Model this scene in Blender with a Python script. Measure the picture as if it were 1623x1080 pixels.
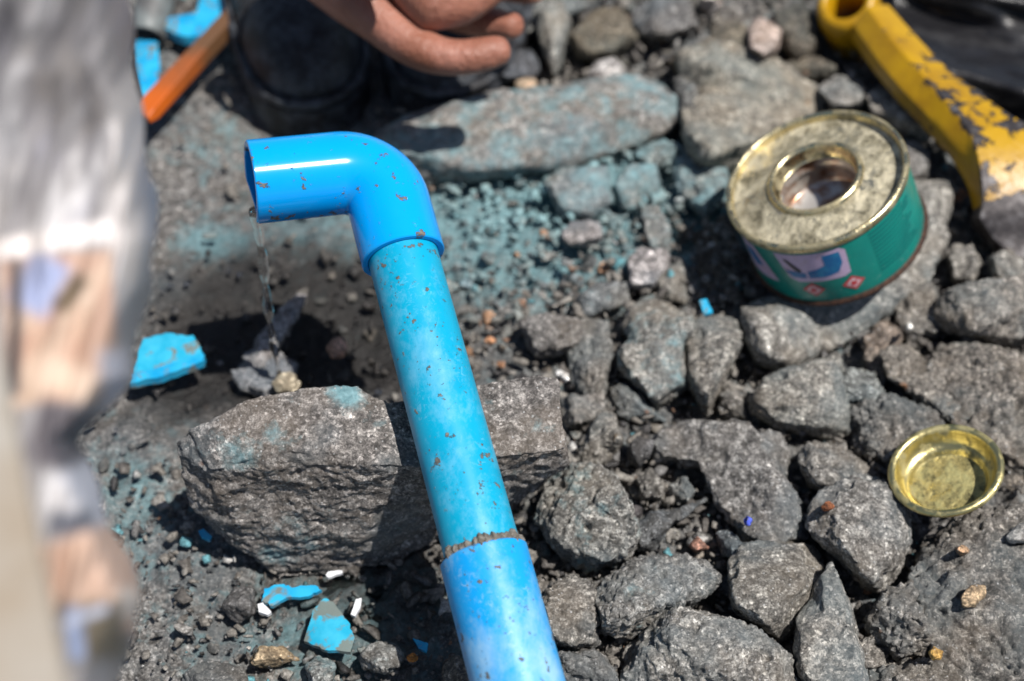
import bpy, bmesh, math, random
import numpy as np
from mathutils import Vector, Matrix
R = math.radians
random.seed(7); rng = np.random.default_rng(7)
S = bpy.context.scene
COL = S.collection
for o in list(bpy.data.objects): bpy.data.objects.remove(o)

# ------------------------------------------------------------------ camera
PITCH, DIST, LENS = R(50), 0.46, 50.0
CAM = np.array([0.0, -math.cos(PITCH)*DIST, math.sin(PITCH)*DIST])
cd = bpy.data.cameras.new('camera'); cam = bpy.data.objects.new('camera', cd); COL.objects.link(cam)
cam.location = CAM; cam.rotation_euler = (R(90)-PITCH, 0, 0)
cd.lens = LENS; cd.sensor_width = 36; cd.clip_start = 0.005; cd.clip_end = 50
cd.dof.use_dof = True; cd.dof.focus_distance = 0.366; cd.dof.aperture_fstop = 7.8; cd.dof.aperture_blades = 9
S.camera = cam
# ------------------------------------------------------------------ sky, sun, exposure
SUN = Vector((0.36, -0.19, 1.0)).normalized()
w = bpy.data.worlds.new('World'); S.world = w; w.use_nodes = True
wn = w.node_tree.nodes; wl = w.node_tree.links
bg = wn['Background']; sky = wn.new('ShaderNodeTexSky'); sky.sky_type = 'NISHITA'; sky.sun_disc = False
sky.sun_elevation = math.asin(SUN.z); sky.sun_rotation = math.atan2(SUN.x, SUN.y)
wl.new(sky.outputs[0], bg.inputs[0]); bg.inputs[1].default_value = 0.068
ld = bpy.data.lights.new('sun', 'SUN'); ld.energy = 5.0; ld.angle = R(0.5); ld.color = (1, .955, .9)
lo = bpy.data.objects.new('sun', ld); COL.objects.link(lo); lo.rotation_euler = SUN.to_track_quat('Z', 'Y').to_euler()
S.view_settings.view_transform = 'Standard'; S.view_settings.look = 'None'
S.view_settings.exposure = 0.15; S.view_settings.gamma = 1
S.render.engine = 'CYCLES'; S.cycles.max_bounces = 8; S.cycles.caustics_refractive = False; S.cycles.caustics_reflective = False

# ------------------------------------------------------------------ picture point -> place
FPX = 1623*LENS/36
RT = np.array([1.0, 0, 0]); UP = np.array([0, math.sin(PITCH), math.cos(PITCH)]); FW = np.array([0, math.cos(PITCH), -math.sin(PITCH)])
def ray(px, py): return FW + (px-811.5)/FPX*RT + (540-py)/FPX*UP
def P(px, py, z=0.0):
    d = ray(px, py); return CAM + d*((z-CAM[2])/d[2])
def PD(px, py, depth): return CAM + ray(px, py)*depth
def proj(p):
    v = np.asarray(p)-CAM; d = v@FW
    return 811.5+FPX*(v@RT)/d, 540-FPX*(v@UP)/d
def tilt_frame(px, py, ratio, roll):          # normal of a disc that shows as an ellipse
    v = -ray(px, py); v /= np.linalg.norm(v)
    r = np.cross(UP, v); r /= np.linalg.norm(r); u = np.cross(v, r)
    th = math.acos(ratio)
    n = math.cos(th)*v + math.sin(th)*(math.cos(roll)*u - math.sin(roll)*r)
    f = v-(v@n)*n; f /= np.linalg.norm(f); s = np.cross(n, f)
    return Matrix(((f[0], s[0], n[0]), (f[1], s[1], n[1]), (f[2], s[2], n[2])))  # x toward viewer

# ------------------------------------------------------------------ noise
_perm = rng.permutation(256); _perm = np.concatenate([_perm, _perm, _perm])
_g = rng.normal(size=(256, 3)); _g /= np.linalg.norm(_g, axis=1)[:, None]
def perlin(p):
    i = np.floor(p).astype(int); f = p-i; i &= 255
    u = f*f*f*(f*(f*6-15)+10); out = 0
    for dx in (0, 1):
        for dy in (0, 1):
            for dz in (0, 1):
                h = _perm[_perm[_perm[(i[:, 0]+dx) & 255]+((i[:, 1]+dy) & 255)]+((i[:, 2]+dz) & 255)]
                g = _g[h]; d = f-np.array([dx, dy, dz])
                wt = (u[:, 0] if dx else 1-u[:, 0])*(u[:, 1] if dy else 1-u[:, 1])*(u[:, 2] if dz else 1-u[:, 2])
                out = out+wt*(g*d).sum(1)
    return out*1.5
def fbm(p, octs=4, gain=.5, ridge=False):
    a, s, n = 1.0, 0, 0
    for k in range(octs):
        v = perlin(p*(2.03**k)+17.3*k)
        if ridge: v = .5-abs(v)*1.4
        s = s+a*v; n += a; a *= gain
    return s/n
def worley(p):
    i = np.floor(p).astype(int); f = p-i; d1 = np.full(len(p), 9.); d2 = d1.copy()
    for dx in (-1, 0, 1):
        for dy in (-1, 0, 1):
            for dz in (-1, 0, 1):
                h = _perm[_perm[_perm[(i[:, 0]+dx) & 255]+((i[:, 1]+dy) & 255)]+((i[:, 2]+dz) & 255)]
                q = np.array([dx, dy, dz])+.5+.42*_g[h]-f; d = (q*q).sum(1)
                d2 = np.minimum(d2, np.maximum(d, d1)); d1 = np.minimum(d1, d)
    return np.sqrt(d1), np.sqrt(d2)
def sstep(a, b, x):
    t = np.clip((x-a)/(b-a), 0, 1); return t*t*(3-2*t)

# ------------------------------------------------------------------ tagging and linking
def tag(o, label=None, cat=None, group=None, kind=None):
    if label: o['label'] = label
    if cat: o['category'] = cat
    if group: o['group'] = group
    if kind: o['kind'] = kind
    return o
def link(name, me, mat=None, parent=None, smooth=True):
    o = bpy.data.objects.new(name, me); COL.objects.link(o)
    if mat: me.materials.clear(); me.materials.append(mat)
    if smooth: me.polygons.foreach_set('use_smooth', [True]*len(me.polygons))
    if parent: o.parent = parent
    return o
def empty(name, loc=(0, 0, 0), rot=None):
    o = bpy.data.objects.new(name, None); COL.objects.link(o); o.empty_display_size = .01
    M = Matrix.Translation(Vector(loc))
    if rot is not None: M = M @ rot.to_4x4()
    o.matrix_world = M
    return o
def mesh(name, V, F):
    me = bpy.data.meshes.new(name); me.from_pydata([tuple(map(float, v)) for v in V], [], F); me.update(); return me
def verts(me):
    a = np.empty(len(me.vertices)*3, 'f4'); me.vertices.foreach_get('co', a); return a.reshape(-1, 3).astype(float)
def setv(me, a): me.vertices.foreach_set('co', a.astype('f4').ravel()); me.update()
def normals(me):
    a = np.empty(len(me.vertices)*3, 'f4'); me.vertex_normals.foreach_get('vector', a); return a.reshape(-1, 3).astype(float)

# ------------------------------------------------------------------ materials
class Mat:
    def __init__(s, name):
        s.m = bpy.data.materials.new(name); s.m.use_nodes = True
        s.n = s.m.node_tree.nodes; s.l = s.m.node_tree.links; s.b = s.n['Principled BSDF']; s.bump_in = None
        tc = s.n.new('ShaderNodeTexCoord'); s.obj = tc.outputs['Object']; s.uv = tc.outputs['UV']
        oi = s.n.new('ShaderNodeObjectInfo'); s.rand = oi.outputs['Random']; s.ocol = oi.outputs['Color']
        a = s.n.new('ShaderNodeVectorMath'); a.operation = 'ADD'; s.l.new(s.obj, a.inputs[0])
        k = s.n.new('ShaderNodeMath'); k.operation = 'MULTIPLY'; k.inputs[1].default_value = 3.7; s.l.new(s.rand, k.inputs[0]); s.l.new(k.outputs[0], a.inputs[1])
        s.v = a.outputs[0]
    def put(s, key, val):
        i = s.b.inputs[key]
        if hasattr(val, 'is_linked'): s.l.new(val, i)
        else: i.default_value = (*val, 1) if isinstance(val, tuple) and len(val) == 3 and 'Radius' not in key else val
    def noise(s, scale, detail=4, rough=.55, vec=None, dist=0):
        n = s.n.new('ShaderNodeTexNoise'); n.inputs['Scale'].default_value = scale; n.inputs['Detail'].default_value = detail
        n.inputs['Roughness'].default_value = rough; n.inputs['Distortion'].default_value = dist
        s.l.new(vec or s.v, n.inputs['Vector']); return n.outputs['Fac']
    def vor(s, scale, out='Distance', vec=None, feature='F1'):
        n = s.n.new('ShaderNodeTexVoronoi'); n.feature = feature; n.inputs['Scale'].default_value = scale; s.l.new(vec or s.v, n.inputs['Vector']); return n.outputs[out]
    def ramp(s, fac, stops, interp='LINEAR'):
        n = s.n.new('ShaderNodeValToRGB'); n.color_ramp.interpolation = interp; e = n.color_ramp.elements
        while len(e) < len(stops): e.new(.5)
        for q, (p, c) in zip(e, stops):
            q.position = p; q.color = (*c, 1) if isinstance(c, tuple) else (c, c, c, 1)
        s.l.new(fac, n.inputs[0]); return n.outputs[0]
    def mix(s, fac, a, b, mode='MIX'):
        n = s.n.new('ShaderNodeMix'); n.data_type = 'RGBA'; n.blend_type = mode
        for i, v in ((0, fac), (6, a), (7, b)):
            if hasattr(v, 'is_linked'): s.l.new(v, n.inputs[i])
            else: n.inputs[i].default_value = v if i == 0 else (*v, 1)
        return n.outputs[2]
    def math(s, op, a, b=0, c=0, clamp=False):
        n = s.n.new('ShaderNodeMath'); n.operation = op; n.use_clamp = clamp
        for i, v in enumerate((a, b, c)):
            if hasattr(v, 'is_linked'): s.l.new(v, n.inputs[i])
            else: n.inputs[i].default_value = v
        return n.outputs[0]
    def attr(s, name, typ='OBJECT', out='Fac'):
        n = s.n.new('ShaderNodeAttribute'); n.attribute_type = typ; n.attribute_name = name; return n.outputs[out]
    def bump(s, h, dist, strength=1):
        n = s.n.new('ShaderNodeBump'); n.inputs['Distance'].default_value = dist; n.inputs['Strength'].default_value = strength
        s.l.new(h, n.inputs['Height'])
        if s.bump_in: s.l.new(s.bump_in, n.inputs['Normal'])
        s.bump_in = n.outputs[0]; s.l.new(s.bump_in, s.b.inputs['Normal'])
    def sep(s, vec):
        n = s.n.new('ShaderNodeSeparateXYZ'); s.l.new(vec, n.inputs[0]); return n.outputs
    def sc(s, x, y, z, vec=None):
        n = s.n.new('ShaderNodeVectorMath'); n.operation = 'MULTIPLY'; n.inputs[1].default_value = (x, y, z); s.l.new(vec or s.v, n.inputs[0]); return n.outputs[0]

def rock_material(name, world=False):
    m = Mat(name)
    geo = m.n.new('ShaderNodeNewGeometry'); ad = m.n.new('ShaderNodeVectorMath'); ad.operation = 'ADD'; m.l.new(geo.outputs['Position'], ad.inputs[0]); m.l.new(m.math('MULTIPLY', m.rand, 0 if world else 3.7), ad.inputs[1]); m.v = ad.outputs[0]
    big = m.noise(45, 6, .6); med = m.noise(260, 8, .65); fine = m.noise(1900, 3, .7)
    base = m.ramp(med, [(.3, (.070, .067, .064)), (.48, (.185, .178, .169)), (.68, (.42, .41, .39))])
    cell = m.sep(m.vor(1250, 'Color'))[0]
    base = m.mix(.85, base, m.ramp(cell, [(0, .42), (.3, .72), (.6, 1.0), (.85, 1.3), (.95, 1.8), (1, 2.3)]), 'MULTIPLY')
    base = m.mix(.5, base, m.ramp(fine, [(.36, .3), (.5, .95), (.62, 1.8)]), 'MULTIPLY')
    base = m.mix(.6, base, m.ramp(m.noise(800, 5, .7), [(.36, .25), (.5, .95), (.64, 1.9)]), 'MULTIPLY')
    base = m.mix(m.ramp(big, [(.46, 0.0), (.62, .7)]), base, m.mix(.5, base, (.215, .18, .14)))
    cool = m.noise(31, 4, .6)
    base = m.mix(m.ramp(cool, [(.47, 0.0), (.62, .7)]), base, m.mix(.6, base, (.14, .19, .22)))
    if not world: base = m.mix(1.0, base, m.ocol, 'MULTIPLY')
    # copper stain
    teal = m.attr('teal') if not world else m.attr('teal', 'GEOMETRY')
    tn = m.math('MULTIPLY_ADD', m.noise(150 if world else 110, 9, .7), 3.6, m.math('MULTIPLY_ADD', m.math('ADD', teal, m.attr('stain', 'GEOMETRY')), 1.7, -2.52), clamp=True)
    base = m.mix(tn, base, m.ramp(m.noise(500, 4), [(.35, (.14, .28, .31)), (.65, (.29, .49, .53))]))
    # teal crumbs anywhere
    cr = m.ramp(m.vor(330, 'Color'), [(0.955, 0.0), (.965, 1.0)], 'CONSTANT')
    crm = m.math('MULTIPLY', cr, m.ramp(m.noise(60, 3), [(.55, 0.0), (.62, 1.0)]))
    crm = m.math('MULTIPLY', crm, m.ramp(m.vor(330), [(.25, 1.0), (.4, 0.0)]))
    base = m.mix(crm, base, (.12, .42, .5))
    # ochre and brick specks
    rs = m.math('MULTIPLY', m.ramp(m.vor(210, 'Color'), [(.88, 0.0), (.9, 1.0)], 'CONSTANT'), m.ramp(m.vor(210), [(.2, 1.0), (.38, 0.0)]))
    rs = m.math('MULTIPLY', rs, m.ramp(m.noise(75, 3), [(.5, 0.0), (.58, .9)]))
    base = m.mix(rs, base, m.ramp(m.noise(130, 2), [(.4, (.32, .13, .05)), (.6, (.38, .25, .12))]))
    # light mineral grains
    gr = m.math('MULTIPLY', m.ramp(m.vor(1300, 'Color'), [(.84, 0.0), (.85, 1.0)], 'CONSTANT'), m.ramp(m.vor(1300), [(.25, 1.0), (.45, 0.0)]))
    base = m.mix(m.math('MULTIPLY', gr, .8), base, (.55, .55, .54))
    dk = m.ramp(m.vor(620), [(.0, .75), (.2, 0.0)])
    dk = m.math('MULTIPLY', dk, m.ramp(m.noise(170, 2), [(.5, 0.0), (.6, 1.0)]))
    base = m.mix(dk, base, (.03, .028, .026))
    if world:
        base = m.mix(1.0, base, (.85, .84, .84), 'MULTIPLY')
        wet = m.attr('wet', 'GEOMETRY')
        base = m.mix(m.math('MULTIPLY', wet, .93, clamp=True), base, (.011, .0095, .0085))  # damp tone, and the shadow painted into the soil under the spout
        m.put('Roughness', m.math('MULTIPLY_ADD', wet, -.48, m.ramp(gr, [(0, .88), (1, .3)])))
    else:
        wet = m.attr('wet')
        base = m.mix(m.math('MULTIPLY', wet, .5), base, (.045, .042, .04))
        m.put('Roughness', m.math('MULTIPLY_ADD', wet, -.4, m.ramp(gr, [(0, .86), (1, .25)])))
    m.put('Base Color', base)
    m.put('Specular IOR Level', .5)
    m.bump(m.noise(330, 9, .7), .0016, .9); m.bump(cell, .00035, .7)
    m.bump(m.noise(1500, 4, .7), .00045, .9)
    m.bump(gr, .0002, .6)
    return m.m
ROCK = rock_material('rock'); SOIL = rock_material('soil', True)

def plain(name, col, rough=.5, metal=0, noise_col=None, nscale=200, thr=(.45, .6), bump=0, bscale=600, **kw):
    m = Mat(name); c = col
    if noise_col: c = m.mix(m.ramp(m.noise(nscale, 6, .6), [(thr[0], 0.0), (thr[1], 1.0)]), col, noise_col)
    m.put('Base Color', c); m.put('Roughness', rough); m.put('Metallic', metal)
    for k, v in kw.items(): m.put(k.replace('_', ' '), v)
    if bump: m.bump(m.noise(bscale, 6), bump, 1)
    return m.m

# ------------------------------------------------------------------ ground
def gz(x, y):
    x = np.atleast_1d(x); y = np.atleast_1d(y)
    p = np.stack([x, y, np.zeros_like(x)], 1)
    z = -.004+.0045*fbm(p*38+3, 3)
    right = sstep(-.06, .05, x)
    z = z+.001*right
    hole = np.exp(-(((x+.066)/.036)**2+((y-.004)/.016)**2))    # washed-out hollow under the spout, deepened to darken the patch
    return z-.010*hole
def gz1(x, y): return float(gz(x, y)[0])
def build_ground():
    nx, ny = 500, 420
    xs = np.linspace(-.27, .27, nx); ys = np.linspace(-.19, .26, ny)
    X, Y = np.meshgrid(xs, ys); x = X.ravel(); y = Y.ravel()
    p = np.stack([x, y, np.zeros_like(x)], 1)
    z = gz(x, y)
    clod = fbm(p*120+9, 4, .55, ridge=True); fine = fbm(p*420+5, 3, .6)
    amp = .35+.65*sstep(-.07, .02, x)+.25*sstep(-.03, -.08, y)
    flat = np.exp(-(((x+.105)/.05)**2+((y+.028)/.02)**2))+np.exp(-(((x+.1)/.04)**2+((y-.08)/.05)**2))
    amp = amp*(1-.45*np.clip(flat, 0, 1))
    z = z+.0068*amp*clod+.0014*amp*fine+.0006*fbm(p*1100, 2)
    w1_, w2_ = worley(p*150+3); z = z+amp*(.0034*(.5-w1_)); w1_, w2_ = worley(p*330+8); z = z+amp*.0018*(.5-w1_)
    F = []
    idx = np.arange(nx*ny).reshape(ny, nx)
    q = np.stack([idx[:-1, :-1], idx[:-1, 1:], idx[1:, 1:], idx[1:, :-1]], -1).reshape(-1, 4)
    me = bpy.data.meshes.new('ground')
    # outer skirt ring joined to the fine sheet
    me.vertices.add(nx*ny); me.vertices.foreach_set('co', np.stack([x, y, z], 1).astype('f4').ravel())
    me.loops.add(len(q)*4); me.loops.foreach_set('vertex_index', q.ravel().astype('i4'))
    me.polygons.add(len(q)); me.polygons.foreach_set('loop_start', np.arange(0, len(q)*4, 4, dtype='i4')); me.update(calc_edges=True)
    px, py = zip(*[(0, 0)]) if False else (None, None)
    # stains and wetness of the soil; wetness under the spout also paints elbow shadow
    def blob(cx, cy, rx, ry): 
        c = P(cx, cy, 0); return np.exp(-(((x-c[0])/rx)**2+((y-c[1])/ry)**2))
    teal = .7*blob(330, 370, .012, .010)+1.0*blob(800, 350, .045, .035)+.9*blob(1000, 300, .05, .03)+.35*blob(480, 350, .02, .015)+.6*blob(540, 980, .03, .02)+.3*blob(350, 210, .02, .02)+.35*blob(200, 800, .02, .03)+.3
    c_ = P(465, 505, 0); wet = 1.3*np.exp(-((x-c_[0]+.006*fbm(p*60, 2))/.050)**4-((y-c_[1]+.008*fbm(p*50+4, 2))/.032)**4)+.55*blob(330, 640, .05, .015)+.75*blob(600, 930, .035, .02)+.4*blob(450, 330, .03, .03)  # first term: damp mud plus the elbow's cast shadow painted dark
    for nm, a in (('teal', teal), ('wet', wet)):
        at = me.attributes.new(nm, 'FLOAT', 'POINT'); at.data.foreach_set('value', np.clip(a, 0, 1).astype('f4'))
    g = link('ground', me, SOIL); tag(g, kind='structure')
    # wide plain soil around the worked patch
    out = [(-3, -3), (3, -3), (3, 3), (-3, 3)]; inn = [(-.268, -.188), (.268, -.188), (.268, .258), (-.268, .258)]
    V = [(a, b, -.016) for a, b in out]+[(a, b, -.016) for a, b in inn]
    me2 = mesh('surrounding_ground', V, [(i, (i+1) % 4, 4+(i+1) % 4, 4+i) for i in range(4)])
    for nm in ('teal', 'wet'): me2.attributes.new(nm, 'FLOAT', 'POINT')
    tag(link('surrounding_ground', me2, SOIL), kind='structure')
build_ground()

# ------------------------------------------------------------------ rocks
def hull_mesh(clouds, cuts=0, seed=0):
    bm = bmesh.new()
    for pts in clouds:
        if cuts:
            b2 = bmesh.new(); [b2.verts.new(tuple(p)) for p in pts]; bmesh.ops.convex_hull(b2, input=b2.verts[:])
            bmesh.ops.delete(b2, geom=[v for v in b2.verts if not v.link_faces], context='VERTS')
            cr = random.Random(seed); c = Vector(np.mean(pts, axis=0))
            for _ in range(cuts):
                a, t = cr.uniform(0, 6.283), R(cr.uniform(12, 68)); n = Vector((math.cos(a)*math.sin(t), math.sin(a)*math.sin(t), math.cos(t)))
                ds = sorted((v.co-c).dot(n) for v in b2.verts)
                if len(ds) < 6: break
                k = ds[-1]*cr.uniform(.70, .90)
                g = bmesh.ops.bisect_plane(b2, geom=b2.verts[:]+b2.edges[:]+b2.faces[:], plane_co=c+n*k, plane_no=n, clear_outer=True)
            pts = np.array([tuple(v.co) for v in b2.verts]); b2.free()
        vs = [bm.verts.new(tuple(p)) for p in pts]
        r = bmesh.ops.convex_hull(bm, input=vs)
        junk = list({g for g in r['geom_interior']+r['geom_unused'] if isinstance(g, bmesh.types.BMVert)})
        if junk: bmesh.ops.delete(bm, geom=junk, context='VERTS')
    me = bpy.data.meshes.new('tmp'); bm.to_mesh(me); bm.free(); return me
def remesh(me, voxel, smooth=2):
    o = bpy.data.objects.new('tmp', me); COL.objects.link(o)
    r = o.modifiers.new('r', 'REMESH'); r.mode = 'VOXEL'; r.voxel_size = voxel
    if smooth: s = o.modifiers.new('s', 'SMOOTH'); s.factor = .5; s.iterations = smooth
    dg = bpy.context.evaluated_depsgraph_get()
    out = bpy.data.meshes.new_from_object(o.evaluated_get(dg)); bpy.data.objects.remove(o); bpy.data.meshes.remove(me)
    return out
def roughen(me, size, amp=1.0, seed=0, stretch=(1, 1, 1)):
    v = verts(me); off = seed*13.7
    st = np.array(stretch)
    n = normals(me); c = v*st
    d = .018*size*fbm(c*(2.2/size)+off, 2)
    q = fbm(c*(4.2/size)+off+3, 3, .55)
    d += .03*size*(np.round(q*6)/6*.8+q*.2)                       # broken steps
    d += amp*.015*size*fbm(c*(9/size)+off, 4, .6, ridge=True)
    d += amp*.0015*fbm(c*250+off, 4, .7)
    d -= amp*.0016*np.clip(fbm(c*170+off+5, 2)-.18, 0, 1)*3
    wp = c+.004*np.stack([fbm(c*90+off+k, 2) for k in (1, 5, 9)], 1)
    a1, a2 = worley(wp*(2.3/size)+off); d -= (.015*size*amp)*np.exp(-((a2-a1)/.07)**2)*sstep(-.1, .25, fbm(c*(3/size)+off+7, 1))
    fa = .0003+.0009*max(0, min(1, (amp-1.0)/.6)); a1, a2 = worley(wp*260+off); d += fa*(.45-a1)-.5*fa*np.exp(-((a2-a1)/.12)**2)
    setv(me, v+n*d[:, None])
tri_total = [0]
def rock(name, label, polys, h, z0=0.0, color=(1, 1, 1), teal=0.0, wet=0.0, amp=1.0, cat='rock', group=None, voxel=None, crown=.62, mat=None, stretch=(1, 1, 1), front=.12, parent=None):
    """polys: outlines as seen; back rim lies high, front rim low, crown points carry the top"""
    if not isinstance(polys[0][0], (tuple, list)): polys = [polys]
    allp = np.array([q for p in polys for q in p], float); cx, cy = allp.mean(0)
    base = P(cx, cy, z0); clouds = []
    rr = random.Random(int(cx*7+cy))
    for pts in polys:
        a = np.array(pts, float); c = a.mean(0); a = c+(a-c)*1.08; ymin, ymax = a[:, 1].min(), a[:, 1].max(); pc = []
        ga, gm = rr.uniform(0, 6.283), rr.uniform(.12, .38); hx = np.ptp(a[:, 0])/2; hy = np.ptp(a[:, 1])/2
        def zt(x, y): return h*min(1.15, max(.5, .9+gm*(math.cos(ga)*(x-c[0])/hx+math.sin(ga)*(y-c[1])/hy)))
        for x, y in a:
            t = (y-ymin)/(ymax-ymin)
            zz = zt(x, y)*(.86-(.86-front)*t**1.6)
            pc.append(P(x, y, z0+zz))
            k = .80+rr.uniform(-.12, .1)
            if rr.random() < .35: continue
            qx, qy = c[0]+(x-c[0])*k, c[1]+(y-c[1])*k-(ymax-ymin)*.05; pc.append(P(qx, qy, z0+zt(qx, qy)*rr.uniform(.93, 1.05)))
        for x, y in a: pc.append(P(c[0]+(x-c[0])*.85, c[1]+(y-c[1])*.85, z0-.15*h-.002))
        clouds.append(np.array(pc)-base)
    me = hull_mesh(clouds, 3, int(cx+cy*3))
    ext = np.ptp(np.concatenate(clouds), axis=0); size = float(np.sort(ext)[-2:].mean())
    vx = voxel or min(max(size/80, .00045), .0009)*(1.7 if cy < 330 else 1.35 if cy < 560 else 1.0)
    me = remesh(me, vx, 1); me.name = name
    roughen(me, size, amp, rr.uniform(0, 9), stretch)
    o = link(name, me, mat or ROCK, parent); o.location = base
    o.color = (*color, 1); o['teal'] = teal; o['wet'] = wet
    tri_total[0] += 2*len(me.polygons)
    if label: tag(o, label, cat, group)
    return o

G = (1.05, 1.02, .98)
# central boulder under the pipe, two lobes and a notch
def boulder():
    c = []
    def pts(l): return np.array([P(x, y, z*1.2 if z > 0 else z) for x, y, z in l])
    left_ = pts([(275, 702, .037), (300, 682, .041), (400, 632, .045), (500, 612, .046), (565, 613, .046), (600, 640, .043), (655, 655, .042),
              (284, 735, .033), (330, 750, .0365), (400, 728, .0405), (460, 714, .043), (540, 716, .0435), (600, 738, .042), (690, 745, .040),
              (302, 795, .020), (345, 850, .010), (400, 880, .008), (440, 925, -.004), (540, 915, -.004), (640, 890, -.003), (700, 850, .0),
              (360, 800, .024), (470, 800, .027), (620, 800, .027), (690, 800, .024), (400, 700, .0), (640, 690, .0)])
    right_ = pts([(600, 640, .041), (760, 606, .042), (850, 595, .042), (888, 600, .041), (893, 650, .040), (903, 712, .036), (880, 718, .036),
               (780, 715, .037), (640, 745, .038), (905, 735, .030), (860, 780, .012), (800, 790, .006), (700, 860, .0), (640, 880, -.002),
               (880, 700, .005), (640, 690, .0), (760, 690, .0)])
    base = P(600, 800, 0)
    me = hull_mesh([left_-base, right_-base]); me = remesh(me, .00065, 1)
    v = verts(me); n = normals(me)
    top = sstep(.55, .85, n[:, 2])
    wv = v*np.array([1, 1, 1.5])
    d = .0026*fbm(v*30+4, 2)+(1-top)*(.0032*fbm(wv*60+2, 5, .66, ridge=True)-.0012)+.0011*fbm(v*220, 4, .7)
    d -= (1-.7*top)*.004*np.clip(fbm(wv*140+8, 2)-.18, 0, 1)
    setv(me, v+n*d[:, None])
    st = np.zeros(len(v))
    for x, y, z, r_, a_ in ((370, 722, .046, .005, .42), (400, 708, .049, .005, .46), (440, 698, .05, .004, .42), (535, 620, .054, .004, .75), (556, 632, .054, .003, .8), (440, 880, .006, .007, .4), (480, 840, .02, .008, .4)):
        q = P(x, y, z)-base; st += a_*np.exp(-((v-q)**2).sum(1)/r_**2)
    at = me.attributes.new('stain', 'FLOAT', 'POINT'); at.data.foreach_set('value', np.clip(st, 0, 1).astype('f4'))
    o = link('boulder', me, ROCK); o.location = base; o.color = (1.05, 1.0, .98, 1); o['teal'] = .22; o['wet'] = 0.0
    tag(o, 'large wedge shaped grey stone propping up the blue pipe', 'rock')
boulder()

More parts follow.
